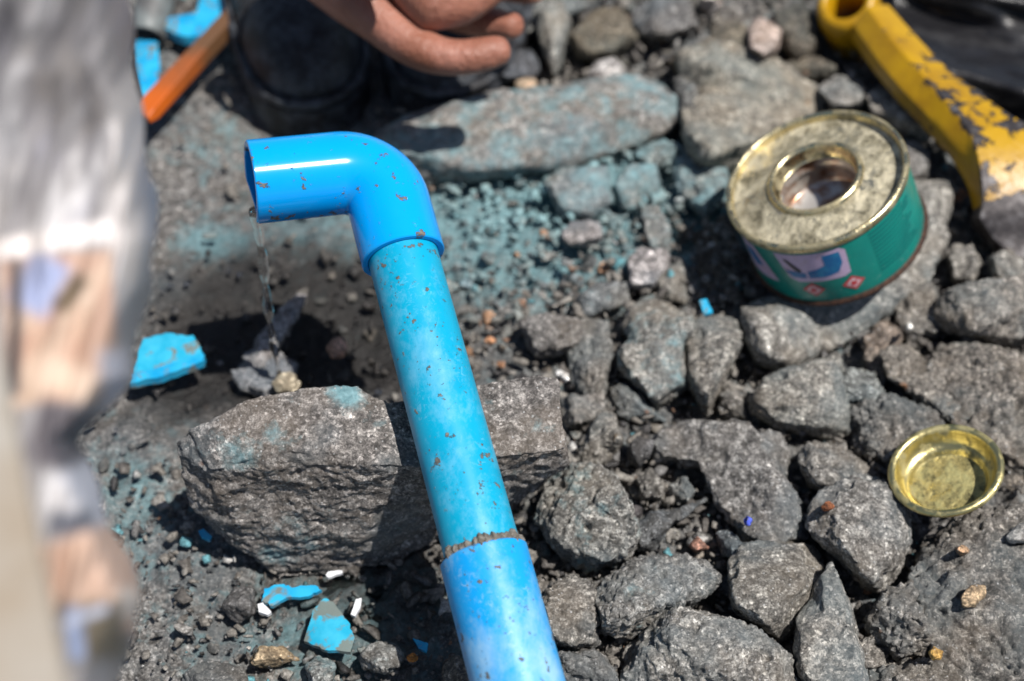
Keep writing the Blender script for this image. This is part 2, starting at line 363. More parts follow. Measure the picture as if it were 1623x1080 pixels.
RK = [
 ('pale wet ridge of earth imitating the water splash streak', [(392,575),(408,540),(440,500),(478,460),(488,470),(462,520),(432,570),(410,592)], .005, -.001, (1.9,1.85,1.9), .05, 1.2),  # added pale ridge, stands for the lit streak of splashing water
 ('low wet grey stone imitating the water splash', [(372,590),(395,560),(440,556),(470,580),(462,612),(420,628),(382,618)], .004, -.001, (1.5,1.5,1.58), .05, 1.2),  # added pale stone, stands for the splash under the spout
 ('flat slab of grey stone stained turquoise behind the pipe elbow', [(600,218),(645,190),(800,152),(960,124),(1045,118),(1072,150),(1058,192),(1000,235),(900,262),(760,284),(660,285),(620,250)], .018, 0, (1.12,1.1,1.08), .52, .8),
 ('big pale rock half hidden behind the tin', [[(1082,85),(1150,70),(1230,95),(1310,150),(1300,175),(1200,190),(1095,190)], [(1085,170),(1090,225),(1105,265),(1165,272),(1200,230),(1290,180),(1240,150),(1120,150)]], .024, 0, (1.35,1.28,1.12), .15, .8),
 ('pale elongated stone between the tin and the yellow tool', [(1375,152),(1400,140),(1432,152),(1465,185),(1476,215),(1460,226),(1425,200),(1385,178)], .014, .004, (1.4,1.38,1.32), 0, .6),
 ('rounded grey stone behind the upper rim of the tin', [(1298,140),(1325,120),(1362,125),(1375,150),(1365,172),(1320,172)], .014, .002, (1.15,1.13,1.08), 0, .6),
 ('small grey stone touching the right side of the tin rim', [(1420,225),(1450,218),(1472,245),(1470,280),(1440,290),(1425,262)], .014, .002, (1,1,1), 0, .7),
 ('flat blue grey stone just below the turquoise slab', [(866,290),(885,268),(960,265),(969,322),(935,347),(888,342)], .012, 0, (1.25,1.3,1.3), .62, .6),
 ('blocky bluish stone second to the right of the flat one below the slab', [(976,292),(1000,262),(1038,262),(1047,300),(1022,337),(985,332)], .012, 0, (1.15,1.22,1.22), .6, .7),
 ('large bluish clod left of the tin', [(1058,238),(1102,230),(1150,262),(1152,300),(1118,345),(1078,312)], .014, 0, (1.1,1.2,1.2), .58, 1.1),
 ('teal earth clod at the corner between slab and pale rock', [(1005,245),(1040,222),(1085,228),(1075,262),(1030,268)], .012, 0, (1.05,1.2,1.2), .62, 1.1),
 ('upright narrow blue grey stone left of the dark hollow', [(1016,330),(1045,328),(1060,360),(1062,398),(1038,405),(1024,375)], .012, 0, (1.2,1.25,1.25), .45, .5),
 ('flat mauve grey pebble under the flat blue stone', [(888,372),(908,352),(948,352),(956,378),(930,394),(900,390)], .009, .002, (1.45,1.38,1.4), .1, .4),
 ('smooth pale mauve stone left of the dark hollow', [(996,410),(1010,396),(1054,396),(1064,415),(1034,458),(998,458)], .010, .002, (1.55,1.48,1.52), .2, .4),
 ('pointed brown grey stone right of the smooth mauve one', [(1042,440),(1078,412),(1096,448),(1088,480),(1048,478)], .011, 0, (1.1,1.05,.98), .05, .9),
 ('grey wedge stone above the two upright stones', [(914,472),(948,450),(1000,446),(994,478),(932,506),(918,498)], .011, 0, (1,1.04,1.06), .3, .7),
 ('grey blocky stone to the right of the pipe middle', [(826,508),(865,498),(922,510),(928,542),(896,560),(850,566),(836,540)], .012, .002, (1.05,1.03,1.02), .05, .8),
 ('tall crumbly stone right of the boulder top', [(900,530),(925,508),(962,512),(968,560),(958,620),(930,640),(905,600)], .014, 0, (1,.98,.94), .05, 1.0),
 ('brown grey clod right of the white pebble', [(890,630),(925,640),(955,625),(958,655),(910,680),(890,665)], .010, 0, (1.05,1,.95), .05, 1.0),
 ('large mottled stone with bluish top in the middle of the rubble', [[(985,520),(1000,485),(1030,472),(1090,498),(1105,530),(1082,555),(1010,560)], [(980,555),(1000,535),(1080,540),(1088,612),(1042,643),(1008,612),(984,582)]], .020, 0, (1.2,1.18,1.12), .42, 1.0),
 ('narrow triangular stone standing upright beside the mottled stone', [(1108,510),(1135,500),(1175,506),(1172,545),(1146,600),(1122,658),(1108,640),(1090,600),(1086,550)], .021, 0, (1.12,1.08,1), .12, .7),
 ('flat slate coloured shard lying below the mottled stone', [(965,612),(976,600),(1005,622),(1020,650),(1055,668),(1010,668),(980,658)], .010, 0, (1,1.04,1.04), .15, .4),
 ('broad grey slab carrying the green tin', [[(1174,486),(1215,468),(1300,470),(1330,520),(1290,568),(1245,588),(1200,572),(1180,540)], [(1270,400),(1420,380),(1490,330),(1500,380),(1475,440),(1420,490),(1340,545),(1260,580),(1250,500)], [(1440,290),(1510,285),(1505,330),(1490,400),(1400,420)]], .018, 0, (1.22,1.2,1.14), .12, .7),
 ('wedge shaped grey stone below the slab of the tin', [(1194,632),(1215,602),(1290,578),(1325,562),(1338,600),(1330,640),(1352,684),(1300,690),(1230,676),(1198,655)], .020, 0, (1.15,1.12,1.04), .05, .8),
 ('knobbly greenish clod with pale edge below the tin', [(1320,612),(1348,588),(1384,592),(1402,622),(1384,646),(1332,640)], .016, .002, (1,1.08,1.08), .3, 1.2),
 ('crumbled dark clod above the brass cap', [(1352,652),(1400,628),(1470,640),(1500,690),(1440,700),(1402,738),(1362,716)], .015, 0, (.85,.82,.78), .0, 1.6),
 ('big squared rock with tan patch at the right edge', [(1484,492),(1505,462),(1560,448),(1625,440),(1680,470),(1680,545),(1590,548),(1530,538),(1492,520)], .024, 0, (1.15,1.08,1), .0, 1.0),
 ('rough soil ledge above right of the brass cap', [[(1478,560),(1520,545),(1600,560),(1700,600),(1700,760),(1600,748),(1520,690),(1480,620)]], .017, 0, (1.0,.94,.87), .0, 1.5),
 ('long split clod running down towards the brass cap', [(1400,560),(1440,548),(1500,600),(1560,690),(1540,705),(1460,640),(1410,598)], .014, 0, (1,.95,.88), .0, 1.4),
 ('reddish brown clod below the bottom rim of the tin', [(1370,535),(1400,510),(1425,515),(1430,570),(1405,600),(1375,590)], .013, 0, (1.15,.98,.86), .0, 1.3),
 ('crumbly clod at the upper right below the yellow blade', [(1425,470),(1470,450),(1500,470),(1485,530),(1440,545),(1420,510)], .014, 0, (.95,.92,.87), .0, 1.4),
 ('grey pointed stone near the right edge under the yellow blade', [(1570,410),(1600,395),(1660,430),(1660,465),(1600,455),(1575,445)], .018, 0, (1.1,1.07,1), .0, .9),
 ('small upright stone right of the slab of the tin', [(1505,400),(1540,388),(1556,420),(1545,450),(1510,448)], .014, 0, (1.05,1.02,.96), .0, .9),
 ('long dark grey stone with a blue crystal above the square block', [[(1034,702),(1050,682),(1100,665),(1180,672),(1205,700),(1150,742),(1080,738),(1042,728)], [(1105,728),(1190,690),(1228,745),(1266,800),(1273,848),(1243,868),(1185,862),(1140,800)]], .020, .0, (.98,.97,.96), .12, .9),
 ('stone with pale crust wedged above the long dark stone', [(1178,705),(1200,682),(1235,690),(1252,715),(1246,770),(1215,790),(1190,752)], .018, 0, (1,1,1), .08, .9),
 ('rough rounded stone left of the brass cap', [(1265,722),(1288,700),(1340,712),(1388,752),(1372,772),(1330,790),(1284,768)], .018, 0, (1,.98,.94), .1, 1.0),
 ('pitted grey stone with rust spot left below the brass cap', [(1284,808),(1303,782),(1365,752),(1398,764),(1434,808),(1438,862),(1424,902),(1400,936),(1372,926),(1335,882),(1300,858),(1284,836)], .026, .0, (1.12,1.1,1.06), .1, 1.0),
 ('square grey block with dark shaded left side', [(1160,894),(1176,868),(1206,860),(1292,866),(1308,890),(1290,926),(1264,988),(1240,1014),(1212,998),(1166,962)], .028, -.002, (1.08,1.06,1), .02, .7),
 ('pale pointed shard standing up at the lower right', [[(1318,890),(1332,925),(1345,975),(1310,1010),(1270,985),(1288,935)], [(1264,985),(1300,940),(1345,970),(1366,1030),(1385,1110),(1290,1110),(1262,1050)]], .030, -.002, (1.32,1.28,1.2), .04, .5),
 ('crumbling dark clod right of the pale shard', [(1408,936),(1444,926),(1452,962),(1476,1010),(1472,1042),(1424,1048),(1382,1014),(1374,984)], .020, 0, (.95,.92,.88), .03, 1.5),
 ('small clod at the foot of the pale shard', [(1352,1020),(1385,1010),(1415,1040),(1410,1060),(1370,1062),(1352,1045)], .013, .001, (1,.96,.9), .0, 1.3),
 ('wide mass of packed grey earth in the lower right corner', [[(1458,868),(1500,838),(1560,818),(1640,800),(1740,800),(1740,1130),(1500,1130),(1462,1020),(1440,930)]], .020, 0, (.92,.88,.83), .0, 1.7),
 ('low earth clod along the bottom edge', [(1330,1062),(1400,1045),(1490,1050),(1530,1085),(1500,1140),(1340,1140)], .018, 0, (.9,.87,.82), .0, 1.6),
 ('coarse speckled rock right of the pipe coupling', [(868,768),(890,745),(930,738),(968,752),(1000,800),(1010,850),(992,886),(928,902),(882,868),(852,822)], .024, .0, (1.1,1.1,1.06), .34, 1.3),
 ('rounded stone with tan top against the blue coupling', [(860,958),(872,930),(905,914),(942,930),(952,975),(948,1020),(912,1032),(876,1010)], .022, .0, (1.05,1.02,.97), .12, 1.2),
 ('long rough stone in the middle of the bottom stones', [(946,944),(972,908),(1010,888),(1068,882),(1122,890),(1138,918),(1112,946),(1052,986),(984,1014),(956,1000)], .024, .0, (1.05,1.05,1.03), .2, 1.3),
 ('broad whitish grey rock cut by the bottom edge', [(984,1034),(1024,988),(1080,964),(1150,982),(1205,1005),(1246,1042),(1262,1130),(1010,1130)], .026, .0, (1.25,1.23,1.18), .15, 1.2),
 ('dark stone at the bottom edge right of the pipe', [(882,1040),(912,1022),(955,1040),(980,1075),(1000,1110),(890,1110)], .014, .0, (.85,.85,.85), .1, 1.1),
 ('small clod under the right end of the boulder', [(905,745),(930,700),(955,700),(968,728),(940,742)], .014, 0, (1.0,.98,.93), .03, 1.2),
 ('grey stone with rusty spots right of the boulder', [(935,680),(958,650),(975,660),(985,700),(968,725),(940,712)], .016, 0, (1.05,1.02,.95), .03, 1.0),
 ('blackish angular stone above the thin red tipped shard', [(996,706),(1012,692),(1036,700),(1030,722),(1012,742),(998,730)], .012, .003, (.5,.5,.52), .0, .6),
 ('dark slate shard tapering to a red tip', [[(1006,832),(1030,812),(1080,806),(1068,830),(1040,868),(1012,872)], [(1060,815),(1122,788),(1118,796),(1075,828)]], .013, .002, (.62,.66,.7), .1, .6),
 ('grey orange spotted stone in the gap right of the speckled rock', [(1010,762),(1030,742),(1050,760),(1050,790),(1020,798)], .011, 0, (1.05,1.03,.98), .08, 1.1),
 ('small crumbly stone beside the orange spotted one', [(1060,770),(1085,757),(1100,775),(1092,800),(1066,800)], .010, 0, (.95,.94,.9), .05, 1.1),
 ('dark chip leaning against the square block', [(1135,845),(1150,832),(1180,865),(1170,892),(1145,880)], .013, .002, (.6,.66,.7), .2, .5),
 ('brick red chip left of the leaning dark chip', [(1090,866),(1105,850),(1122,868),(1104,876)], .008, .004, (2.2,1.2,.9), .0, .4),
 ('glossy dark round pebble above the slate shard', [(996,808),(1004,799),(1016,803),(1016,820),(1004,826),(996,820)], .009, .006, (.5,.47,.5), .0, .2),
 ('wet dark stone at the lower left below the boulder', [(352,962),(372,932),(400,934),(406,972),(378,988)], .010, 0, (.7,.7,.72), .05, .8),
 ('tan crumb of stone at the bottom left', [(394,1042),(412,1026),(450,1028),(470,1046),(440,1058),(406,1056)], .009, 0, (2.0,1.6,1.1), .0, .8),
 ('grey speckled pebble beside the blue shard at the bottom', [(570,1042),(590,1020),(628,1020),(642,1044),(614,1068),(580,1064)], .011, 0, (1.05,1.08,1.08), .35, .9),
 ('teal flecked stone at the bottom left of the shards', [(486,1056),(505,1042),(530,1050),(528,1085),(494,1085)], .008, 0, (1,1.05,1.05), .45, .9),
 ('flat dark rusty stone on the bottom edge', [(290,1070),(330,1045),(385,1060),(400,1100),(290,1100)], .010, 0, (.7,.68,.66), .05, .8),
 ('brown stone touching the pipe at the bottom edge', [(702,1050),(722,1040),(742,1060),(742,1110),(706,1110)], .012, 0, (1.0,.85,.7), .0, .9),
 ('pale grey chip lying on the wet grit at lower left', [(276,994),(284,985),(307,998),(304,1008),(290,1006)], .005, .002, (1.9,1.9,1.9), .0, .3),
 ('rounded mauve pebble at the top beyond the tin', [(1186,50),(1198,30),(1222,28),(1238,50),(1232,80),(1210,92),(1190,80)], .014, .010, (2.1,1.75,1.6), .0, .15),
 ('white rounded pebble behind the turquoise slab', [(934,115),(946,98),(972,92),(990,108),(988,124),(960,132),(938,130)], .010, .008, (2.5,2.45,2.45), .0, .1),
 ('small peach pebble below the hand', [(816,132),(828,122),(848,126),(852,140),(836,146),(820,144)], .008, .006, (3.2,2.3,1.6), .0, .1),
 ('whitish pebble at the top edge', [(1108,-5),(1135,-5),(1142,12),(1128,24),(1112,18)], .010, .008, (2.2,2.1,2.1), .0, .1),
 ('brown boulder top in the blurred back rubble', [(1060,100),(1110,70),(1180,30),(1200,70),(1240,110),(1150,120),(1090,130)], .020, 0, (.8,.68,.52), .0, .7),
 ('dark grey rock at the back right of the hand', [(1000,20),(1040,-5),(1090,5),(1105,40),(1060,65),(1015,60)], .020, 0, (.85,.85,.86), .0, .7),
 ('olive brown rock in the blurred back rubble', [(900,60),(940,20),(985,10),(1005,60),(975,95),(925,95)], .016, 0, (.72,.64,.5), .0, .8),
 ('pale leaning spike of stone right of the fingers', [(850,20),(890,5),(905,35),(886,75),(884,120),(874,120),(868,75),(852,50)], .020, 0, (1.3,1.28,1.2), .0, .4),
 ('large grey rock behind the fingers', [(790,0),(850,-30),(920,-30),(930,10),(880,40),(830,60),(800,40)], .018, 0, (1.1,1.1,1.05), .0, .6),
 ('shiny dark wet stone under the fingertip', [(780,110),(800,82),(840,80),(858,105),(846,125),(800,132)], .012, .002, (.55,.6,.7), .0, .5),
 ('dark clod between the slab and the pale rock', [(1070,130),(1100,120),(1112,170),(1105,220),(1080,215),(1074,175)], .018, 0, (.7,.72,.72), .05, .8),
 ('dark clod left of the yellow tool knob', [(1230,20),(1270,5),(1300,30),(1300,80),(1262,100),(1235,70)], .016, 0, (.55,.5,.42), .0, 1.0),
 ('brown clod between mauve pebble and yellow tool', [(1240,100),(1290,90),(1330,110),(1300,135),(1262,130)], .010, 0, (.7,.62,.5), .0, 1.0),
 ('brown earth lump in the shade left of the tin', [(1100,370),(1150,345),(1178,400),(1200,450),(1170,480),(1110,450)], .006, -.003, (.75,.66,.54), .0, 1.2),
 ('grey stone in the gap below the upright triangle', [(1140,625),(1160,612),(1180,640),(1182,668),(1150,664)], .012, 0, (1,.98,.94), .05, 1.0),
]
POLYS = [p for r_ in RK for p in (r_[1] if isinstance(r_[1][0][0], (tuple, list)) else [r_[1]])]
POLYS += [[(275,700),(400,632),(570,610),(850,592),(895,600),(905,735),(800,790),(700,860),(540,920),(440,925),(300,810)]]
for lab, poly, h, z0, colr, teal, amp in RK:
    nm = 'pebble' if 'pebble' in lab else 'clod' if 'clod' in lab or 'earth' in lab else 'stone' if 'stone' in lab or 'chip' in lab or 'shard' in lab else 'rock'
    wet = .6 if ('wet' in lab or 'glossy' in lab) else 0.0
    rock(nm, lab, poly, h, z0, colr, teal, wet, amp, cat=nm)

# little white and blue bits that lie about
for lab, poly, z0, colr in (
  ('tiny white oval pebble right of the boulder top', [(880,590),(886,584),(900,594),(904,604),(896,606),(884,598)], .014, (4, 4, 4)),
  ('white speck of stone below the tin slab', [(1437,515),(1443,512),(1448,518),(1443,525),(1437,522)], .016, (4.2, 4.1, 3.9)),
  ('orange crumb near the bottom edge beside the pipe', [(645,1042),(655,1036),(664,1042),(658,1049),(648,1048)], .006, (3.2, 1.3, .3)),
  ('small white crumb beside the tan stone', [(388,1028),(394,1022),(399,1027),(395,1033)], .006, (4, 4, 4)),
  ('peach round pebble in the dark hollow by the pipe', [(518,552),(530,535),(545,535),(552,552),(544,568),(526,568)], .003, (2.4, 1.5, 1.1)),
  ('beige pebble behind the top of the boulder', [(428,605),(440,592),(462,590),(476,606),(470,622),(440,622)], .004, (2.0, 1.8, 1.4)),
  ('rusty brown crumb on the packed earth', [(1515,872),(1524,864),(1534,868),(1536,876),(1524,880)], .020, (2.4, 1.5, .9)),
  ('tan crumb cluster on the packed earth', [(1522,945),(1540,930),(1560,928),(1562,942),(1545,962),(1526,962)], .019, (1.9, 1.4, .9)),
  ('yellow ochre crumb on the packed earth at the bottom', [(1472,1034),(1480,1026),(1494,1032),(1492,1044),(1478,1045)], .017, (3.0, 1.9, .6)),
  ('pinkish grey stone chip at the right edge', [(1594,850),(1606,836),(1640,820),(1640,856),(1600,860)], .020, (2.0, 1.95, 1.9)),
  ('vivid blue crystal speck on the long dark stone', [(1178,824),(1184,818),(1192,824),(1188,833),(1180,832)], .0175, (.5, .8, 4.5)),
  ('rust red patch of stone on the pitted rock', [(1301,803),(1310,796),(1323,798),(1322,808),(1306,810)], .0235, (2.2, .75, .3))):
    rock('crumb' if 'crumb' in lab or 'speck' in lab or 'patch' in lab else 'pebble', lab, poly, .004 if z0 else .006, z0, colr, 0, 0, .5, cat='pebble' if 'pebble' in lab else 'stone chip')

# ---- scatter: single stones, then the uncounted gravel
def proto(seed, vox, n=11):
    r_ = np.random.default_rng(seed); p = r_.normal(size=(n, 3)); p /= np.linalg.norm(p, axis=1)[:, None]
    p = p*np.array([1, r_.uniform(.6, .95), r_.uniform(.5, .8)])
    me = hull_mesh([p]); me = remesh(me, vox, 0)
    v = verts(me); nn = normals(me)
    v = v+nn*(.10*fbm(v*1.6+seed, 2)+.10*fbm(v*5+seed, 3, .6, ridge=True))[:, None]; setv(me, v); return me
def inside(px, py, poly):
    c = False; j = len(poly)-1
    for i in range(len(poly)):
        xi, yi = poly[i]; xj, yj = poly[j]
        if (yi > py) != (yj > py) and px < (xj-xi)*(py-yi)/(yj-yi)+xi: c = not c
        j = i
    return c
SP = [proto(50+k, .06) for k in range(9)]
for m_ in SP: m_.materials.append(ROCK); m_.polygons.foreach_set('use_smooth', [True]*len(m_.polygons)); m_.name = 'stone'
ZONES = [ # x0,y0,x1,y1, rmin,rmax, count, label, color, teal
 (690, 285, 1010, 470, 8, 17, 56, 'small bluish stone in the turquoise gravel bed right of the pipe elbow', (1.1, 1.16, 1.16), .5),
 (720, 420, 1000, 600, 9, 20, 38, 'small grey stone in the gravel bed between the pipe and the mottled stone', (1.05, 1.02, .98), .1),
 (820, 600, 1200, 900, 9, 18, 32, 'small grey stone filling the gaps right of the boulder', (1, .98, .94), .1),
 (1040, 340, 1460, 740, 10, 20, 24, 'small grey stone in the gaps around the slab of the tin', (1, .97, .92), .05),
 (1400, 300, 1640, 800, 10, 22, 22, 'small brownish stone along the right edge', (.95, .91, .85), 0),
 (780, -20, 1450, 180, 12, 30, 26, 'blurred dark stone in the back rubble', (.75, .7, .62), 0),
 (150, 680, 700, 1090, 6, 13, 26, 'small dark wet stone in the grit at the lower left', (.8, .8, .8), .1),
 (870, 880, 1520, 1090, 8, 16, 18, 'small crumbly stone between the bottom rocks', (.95, .93, .9), .1),
 (400, 380, 620, 620, 9, 18, 10, 'small dark pebble in the wet hollow by the pipe', (.7, .66, .6), .1),
]
placed = []
LM = [(*np.mean([q for p in (r_[1] if isinstance(r_[1][0][0], (tuple, list)) else [r_[1]]) for q in p], axis=0), r_[0]) for r_ in RK]+[(600, 760, 'wedge shaped boulder under the pipe')]
for zi, (x0, y0, x1, y1, r0, r1, cnt, lab, colr, teal) in enumerate(ZONES):
    k = tries = 0
    while k < cnt and tries < 4000:
        tries += 1
        x, y = random.uniform(x0, x1), random.uniform(y0, y1); r_ = r0+(r1-r0)*random.random()**1.8
        if any(inside(x, y, p) for p in POLYS): continue
        if any((x-a)**2+(y-b)**2 < (.78*(r_+c))**2 for a, b, c in placed): continue
        placed.append((x, y, r_)); k += 1
        g = P(x, y, -.002); dep = float((g-CAM)@FW); rad = r_*dep/FPX*1.08
        o = bpy.data.objects.new('stone', random.choice(SP)); COL.objects.link(o)
        o.location = (g[0], g[1], gz1(g[0], g[1])+rad*.55+.001); o.scale = (rad*random.uniform(.9, 1.2),)*2+(rad*random.uniform(.8, 1.1),)
        o.rotation_euler = [random.uniform(-.6, .6), random.uniform(-.6, .6), random.uniform(0, 6.3)]
        b = random.uniform(.72, 1.35); tw = random.uniform(-.08, .08); o.color = (colr[0]*b*(1+tw), colr[1]*b, colr[2]*b*(1-tw), 1)
        if random.random() < .05: o.color = (2.2*b, 1.2*b, .7*b, 1)
        o['teal'] = max(0.0, teal+random.uniform(-.15, .15)); o['wet'] = .5 if 'wet' in lab else 0.0
        best = min(LM, key=lambda q: (q[0]-x)**2+(q[1]-y)**2); dx, dy = x-best[0], y-best[1]
        tone = 'orange brown' if o.color[0] > 1.9*o.color[2] else 'bluish' if o['teal'] > .4 else 'pale' if b > 1.12 else 'dark' if b < .88 else 'grey'
        side = ('right of' if dx > 0 else 'left of') if abs(dx) > abs(dy) else ('below' if dy > 0 else 'above')
        l2 = f"{'tiny' if r_ < 11 else 'small'} {tone} stone {side} the {best[2]}"
        if len(l2.split()) > 16: l2 = ' '.join(l2.split()[:16])
        tag(o, l2, 'stone', 'small stones scattered over the ground')
# gravel: one joined mesh of many fragments
GP = [proto(90+k, .5, 9) for k in range(8)]
def gravel(name, n, xr, yr, rr, mat, dens=None):
    VV, FF, off = [], [], 0; PV = [(verts(m_), np.array([list(p.vertices)[:4] if len(p.vertices) == 4 else list(p.vertices)+[p.vertices[-1]] for p in m_.polygons])) for m_ in GP]
    sizes = rr[0]*(rr[1]/rr[0])**(rng.random(n)**2.3)
    X = rng.uniform(*xr, n); Y = rng.uniform(*yr, n)
    if dens is not None: keep = rng.random(n) < dens(X, Y); X, Y, sizes = X[keep], Y[keep], sizes[keep]
    Z = gz(X, Y)+sizes*.35+.0032+rng.random(len(X))**1.5*.0055*sstep(-.05, .03, X)
    for x, y, z, s in zip(X, Y, Z, sizes):
        v, f = PV[rng.integers(len(PV))]
        a, b = rng.uniform(0, 6.28), rng.uniform(-.8, .8); ca, sa, cb, sb = math.cos(a), math.sin(a), math.cos(b), math.sin(b)
        M = np.array([[ca, -sa*cb, sa*sb], [sa, ca*cb, -ca*sb], [0, sb, cb]])
        VV.append((v*s)@M.T+np.array([x, y, z])); FF.append(f+off); off += len(v)
    V = np.concatenate(VV); F = np.concatenate(FF)
    me = bpy.data.meshes.new(name); me.from_pydata(V.tolist(), [], [tuple(q) if q[2] != q[3] else tuple(q[:3]) for q in F.tolist()]); me.update()
    return me
def gravel_mat():
    m = Mat('gravel'); m.v = m.obj
    isl = m.n.new('ShaderNodeNewGeometry').outputs['Random Per Island']
    c = m.ramp(isl, [(0, (.045, .043, .043)), (.12, (.11, .10, .09)), (.38, (.19, .175, .155)), (.68, (.28, .262, .235)), (.84, (.19, .185, .18)), (.93, (.25, .15, .10)), (.955, (.12, .30, .34)), (.975, (.45, .44, .42))], 'CONSTANT')
    c = m.mix(.7, c, m.ramp(m.noise(1100, 5, .7), [(.36, .25), (.5, .9), (.64, 1.9)]), 'MULTIPLY')
    teal = m.attr('teal', 'GEOMETRY'); 
    c = m.mix(m.math('MULTIPLY_ADD', m.noise(130, 5), 1.6, m.math('MULTIPLY_ADD', teal, 1.5, -1.25), clamp=True), c, (.25, .41, .43))
    wt = m.attr('wet', 'GEOMETRY'); c = m.mix(m.math('MULTIPLY', wt, .85), c, (.014, .012, .011))  # damp tone, and the painted shadow carried over to the gravel
    m.put('Base Color', c); m.put('Roughness', m.math('MULTIPLY', m.math('MULTIPLY_ADD', wt, -.45, 1.0), m.ramp(isl, [(0, .25), (.3, .55), (.5, .85)]))); m.bump(m.noise(900, 6, .65), .0007, .9); return m.m
def dens(X, Y):
    d = .22+.78*sstep(-.05, .02, X)+.4*sstep(-.03, -.07, Y)
    flat = np.exp(-(((X+.105)/.045)**2+((Y+.028)/.018)**2))+np.exp(-(((X+.1)/.045)**2+((Y-.07)/.05)**2))
    return np.clip(d*(1-.9*np.clip(flat, 0, 1)), .03, 1)
me = gravel('gravel', 36000, (-.19, .22), (-.14, .19), (.0004, .0055), None, dens)
v = verts(me); t = np.zeros(len(v))
for cx, cy, rx, ry, a in ((790, 345, .042, .032, .72), (980, 300, .05, .03, .65), (330, 370, .016, .014, .5), (540, 980, .03, .02, .4), (760, 470, .02, .02, .4)):
    c = P(cx, cy, 0); t += a*np.exp(-(((v[:, 0]-c[0])/rx)**2+((v[:, 1]-c[1])/ry)**2))
at = me.attributes.new('teal', 'FLOAT', 'POINT'); at.data.foreach_set('value', np.clip(t, 0, 1).astype('f4'))
c = P(465, 505, 0); t = 1.3*np.exp(-((v[:, 0]-c[0])/.050)**4-((v[:, 1]-c[1])/.032)**4)  # gravel darkened by splash damp and by the elbow shadow painted in
c = P(600, 930, 0); t += .6*np.exp(-((v[:, 0]-c[0])/.03)**2-((v[:, 1]-c[1])/.02)**2)
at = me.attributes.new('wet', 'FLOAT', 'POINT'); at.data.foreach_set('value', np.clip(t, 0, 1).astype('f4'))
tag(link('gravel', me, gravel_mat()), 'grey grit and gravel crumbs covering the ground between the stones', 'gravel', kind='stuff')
for m_ in GP: bpy.data.meshes.remove(m_)

# ------------------------------------------------------------------ sweeps and lathes
def sweep(path, radii, seg=64, cap=False):
    path = [Vector(p) for p in path]; n = len(path); V, F = [], []
    t0 = (path[1]-path[0]).normalized(); a = Vector((0, 0, 1)).cross(t0)
    if a.length < .1: a = Vector((1, 0, 0)).cross(t0)
    a.normalize(); prev = t0
    for i, p in enumerate(path):
        t = (path[min(i+1, n-1)]-path[max(i-1, 0)])
        t = t.normalized() if t.length > 1e-9 else prev
        q = prev.rotation_difference(t); a = q @ a; a = (a-t*a.dot(t)).normalized(); b = t.cross(a); prev = t
        for k in range(seg):
            th = 2*math.pi*k/seg; V.append(p+radii[i]*(math.cos(th)*a+math.sin(th)*b))
    for i in range(n-1):
        for k in range(seg):
            k2 = (k+1) % seg; F.append((i*seg+k, i*seg+k2, (i+1)*seg+k2, (i+1)*seg+k))
    if cap: F.append(tuple(range(seg))[::-1]); F.append(tuple(range((n-1)*seg, n*seg)))
    return V, F
def tube_wall(path, ro, ri, seg=72, bev=.0003):
    """hollow tube: out along the path, back inside"""
    path = [Vector(p) for p in path]; d0 = (path[1]-path[0]).normalized(); d1 = (path[-1]-path[-2]).normalized()
    out = [path[0], path[0]+d0*bev]+path[1:-1]+[path[-1]-d1*bev, path[-1]]
    ro_ = [ro-bev]+[ro]*(len(out)-2)+[ro-bev]
    V1, F1 = sweep(out, ro_, seg); V2, F2 = sweep(out, [ri+bev]+[ri]*(len(out)-2)+[ri+bev], seg)
    n1 = len(V1); V = V1+V2; F = F1+[tuple(i+n1 for i in f[::-1]) for f in F2]
    L = (len(out)-1)*seg
    for k in range(seg):
        k2 = (k+1) % seg; F.append((k2, k, n1+k, n1+k2)); F.append((L+k, L+k2, n1+L+k2, n1+L+k))
    return V, F
def lathe(profile, seg=96, close=False):
    V, F = [], []
    for r_, z in profile:
        for k in range(seg):
            th = 2*math.pi*k/seg; V.append((r_*math.cos(th), r_*math.sin(th), z))
    n = len(profile)
    for i in range(n-1 if not close else n):
        j = (i+1) % n
        for k in range(seg):
            k2 = (k+1) % seg; F.append((i*seg+k, i*seg+k2, j*seg+k2, j*seg+k))
    return V, F
def smooth_by_angle(me, ang=35):
    me.polygons.foreach_set('use_smooth', [True]*len(me.polygons))
    try: me.set_sharp_from_angle(angle=R(ang))
    except Exception: pass

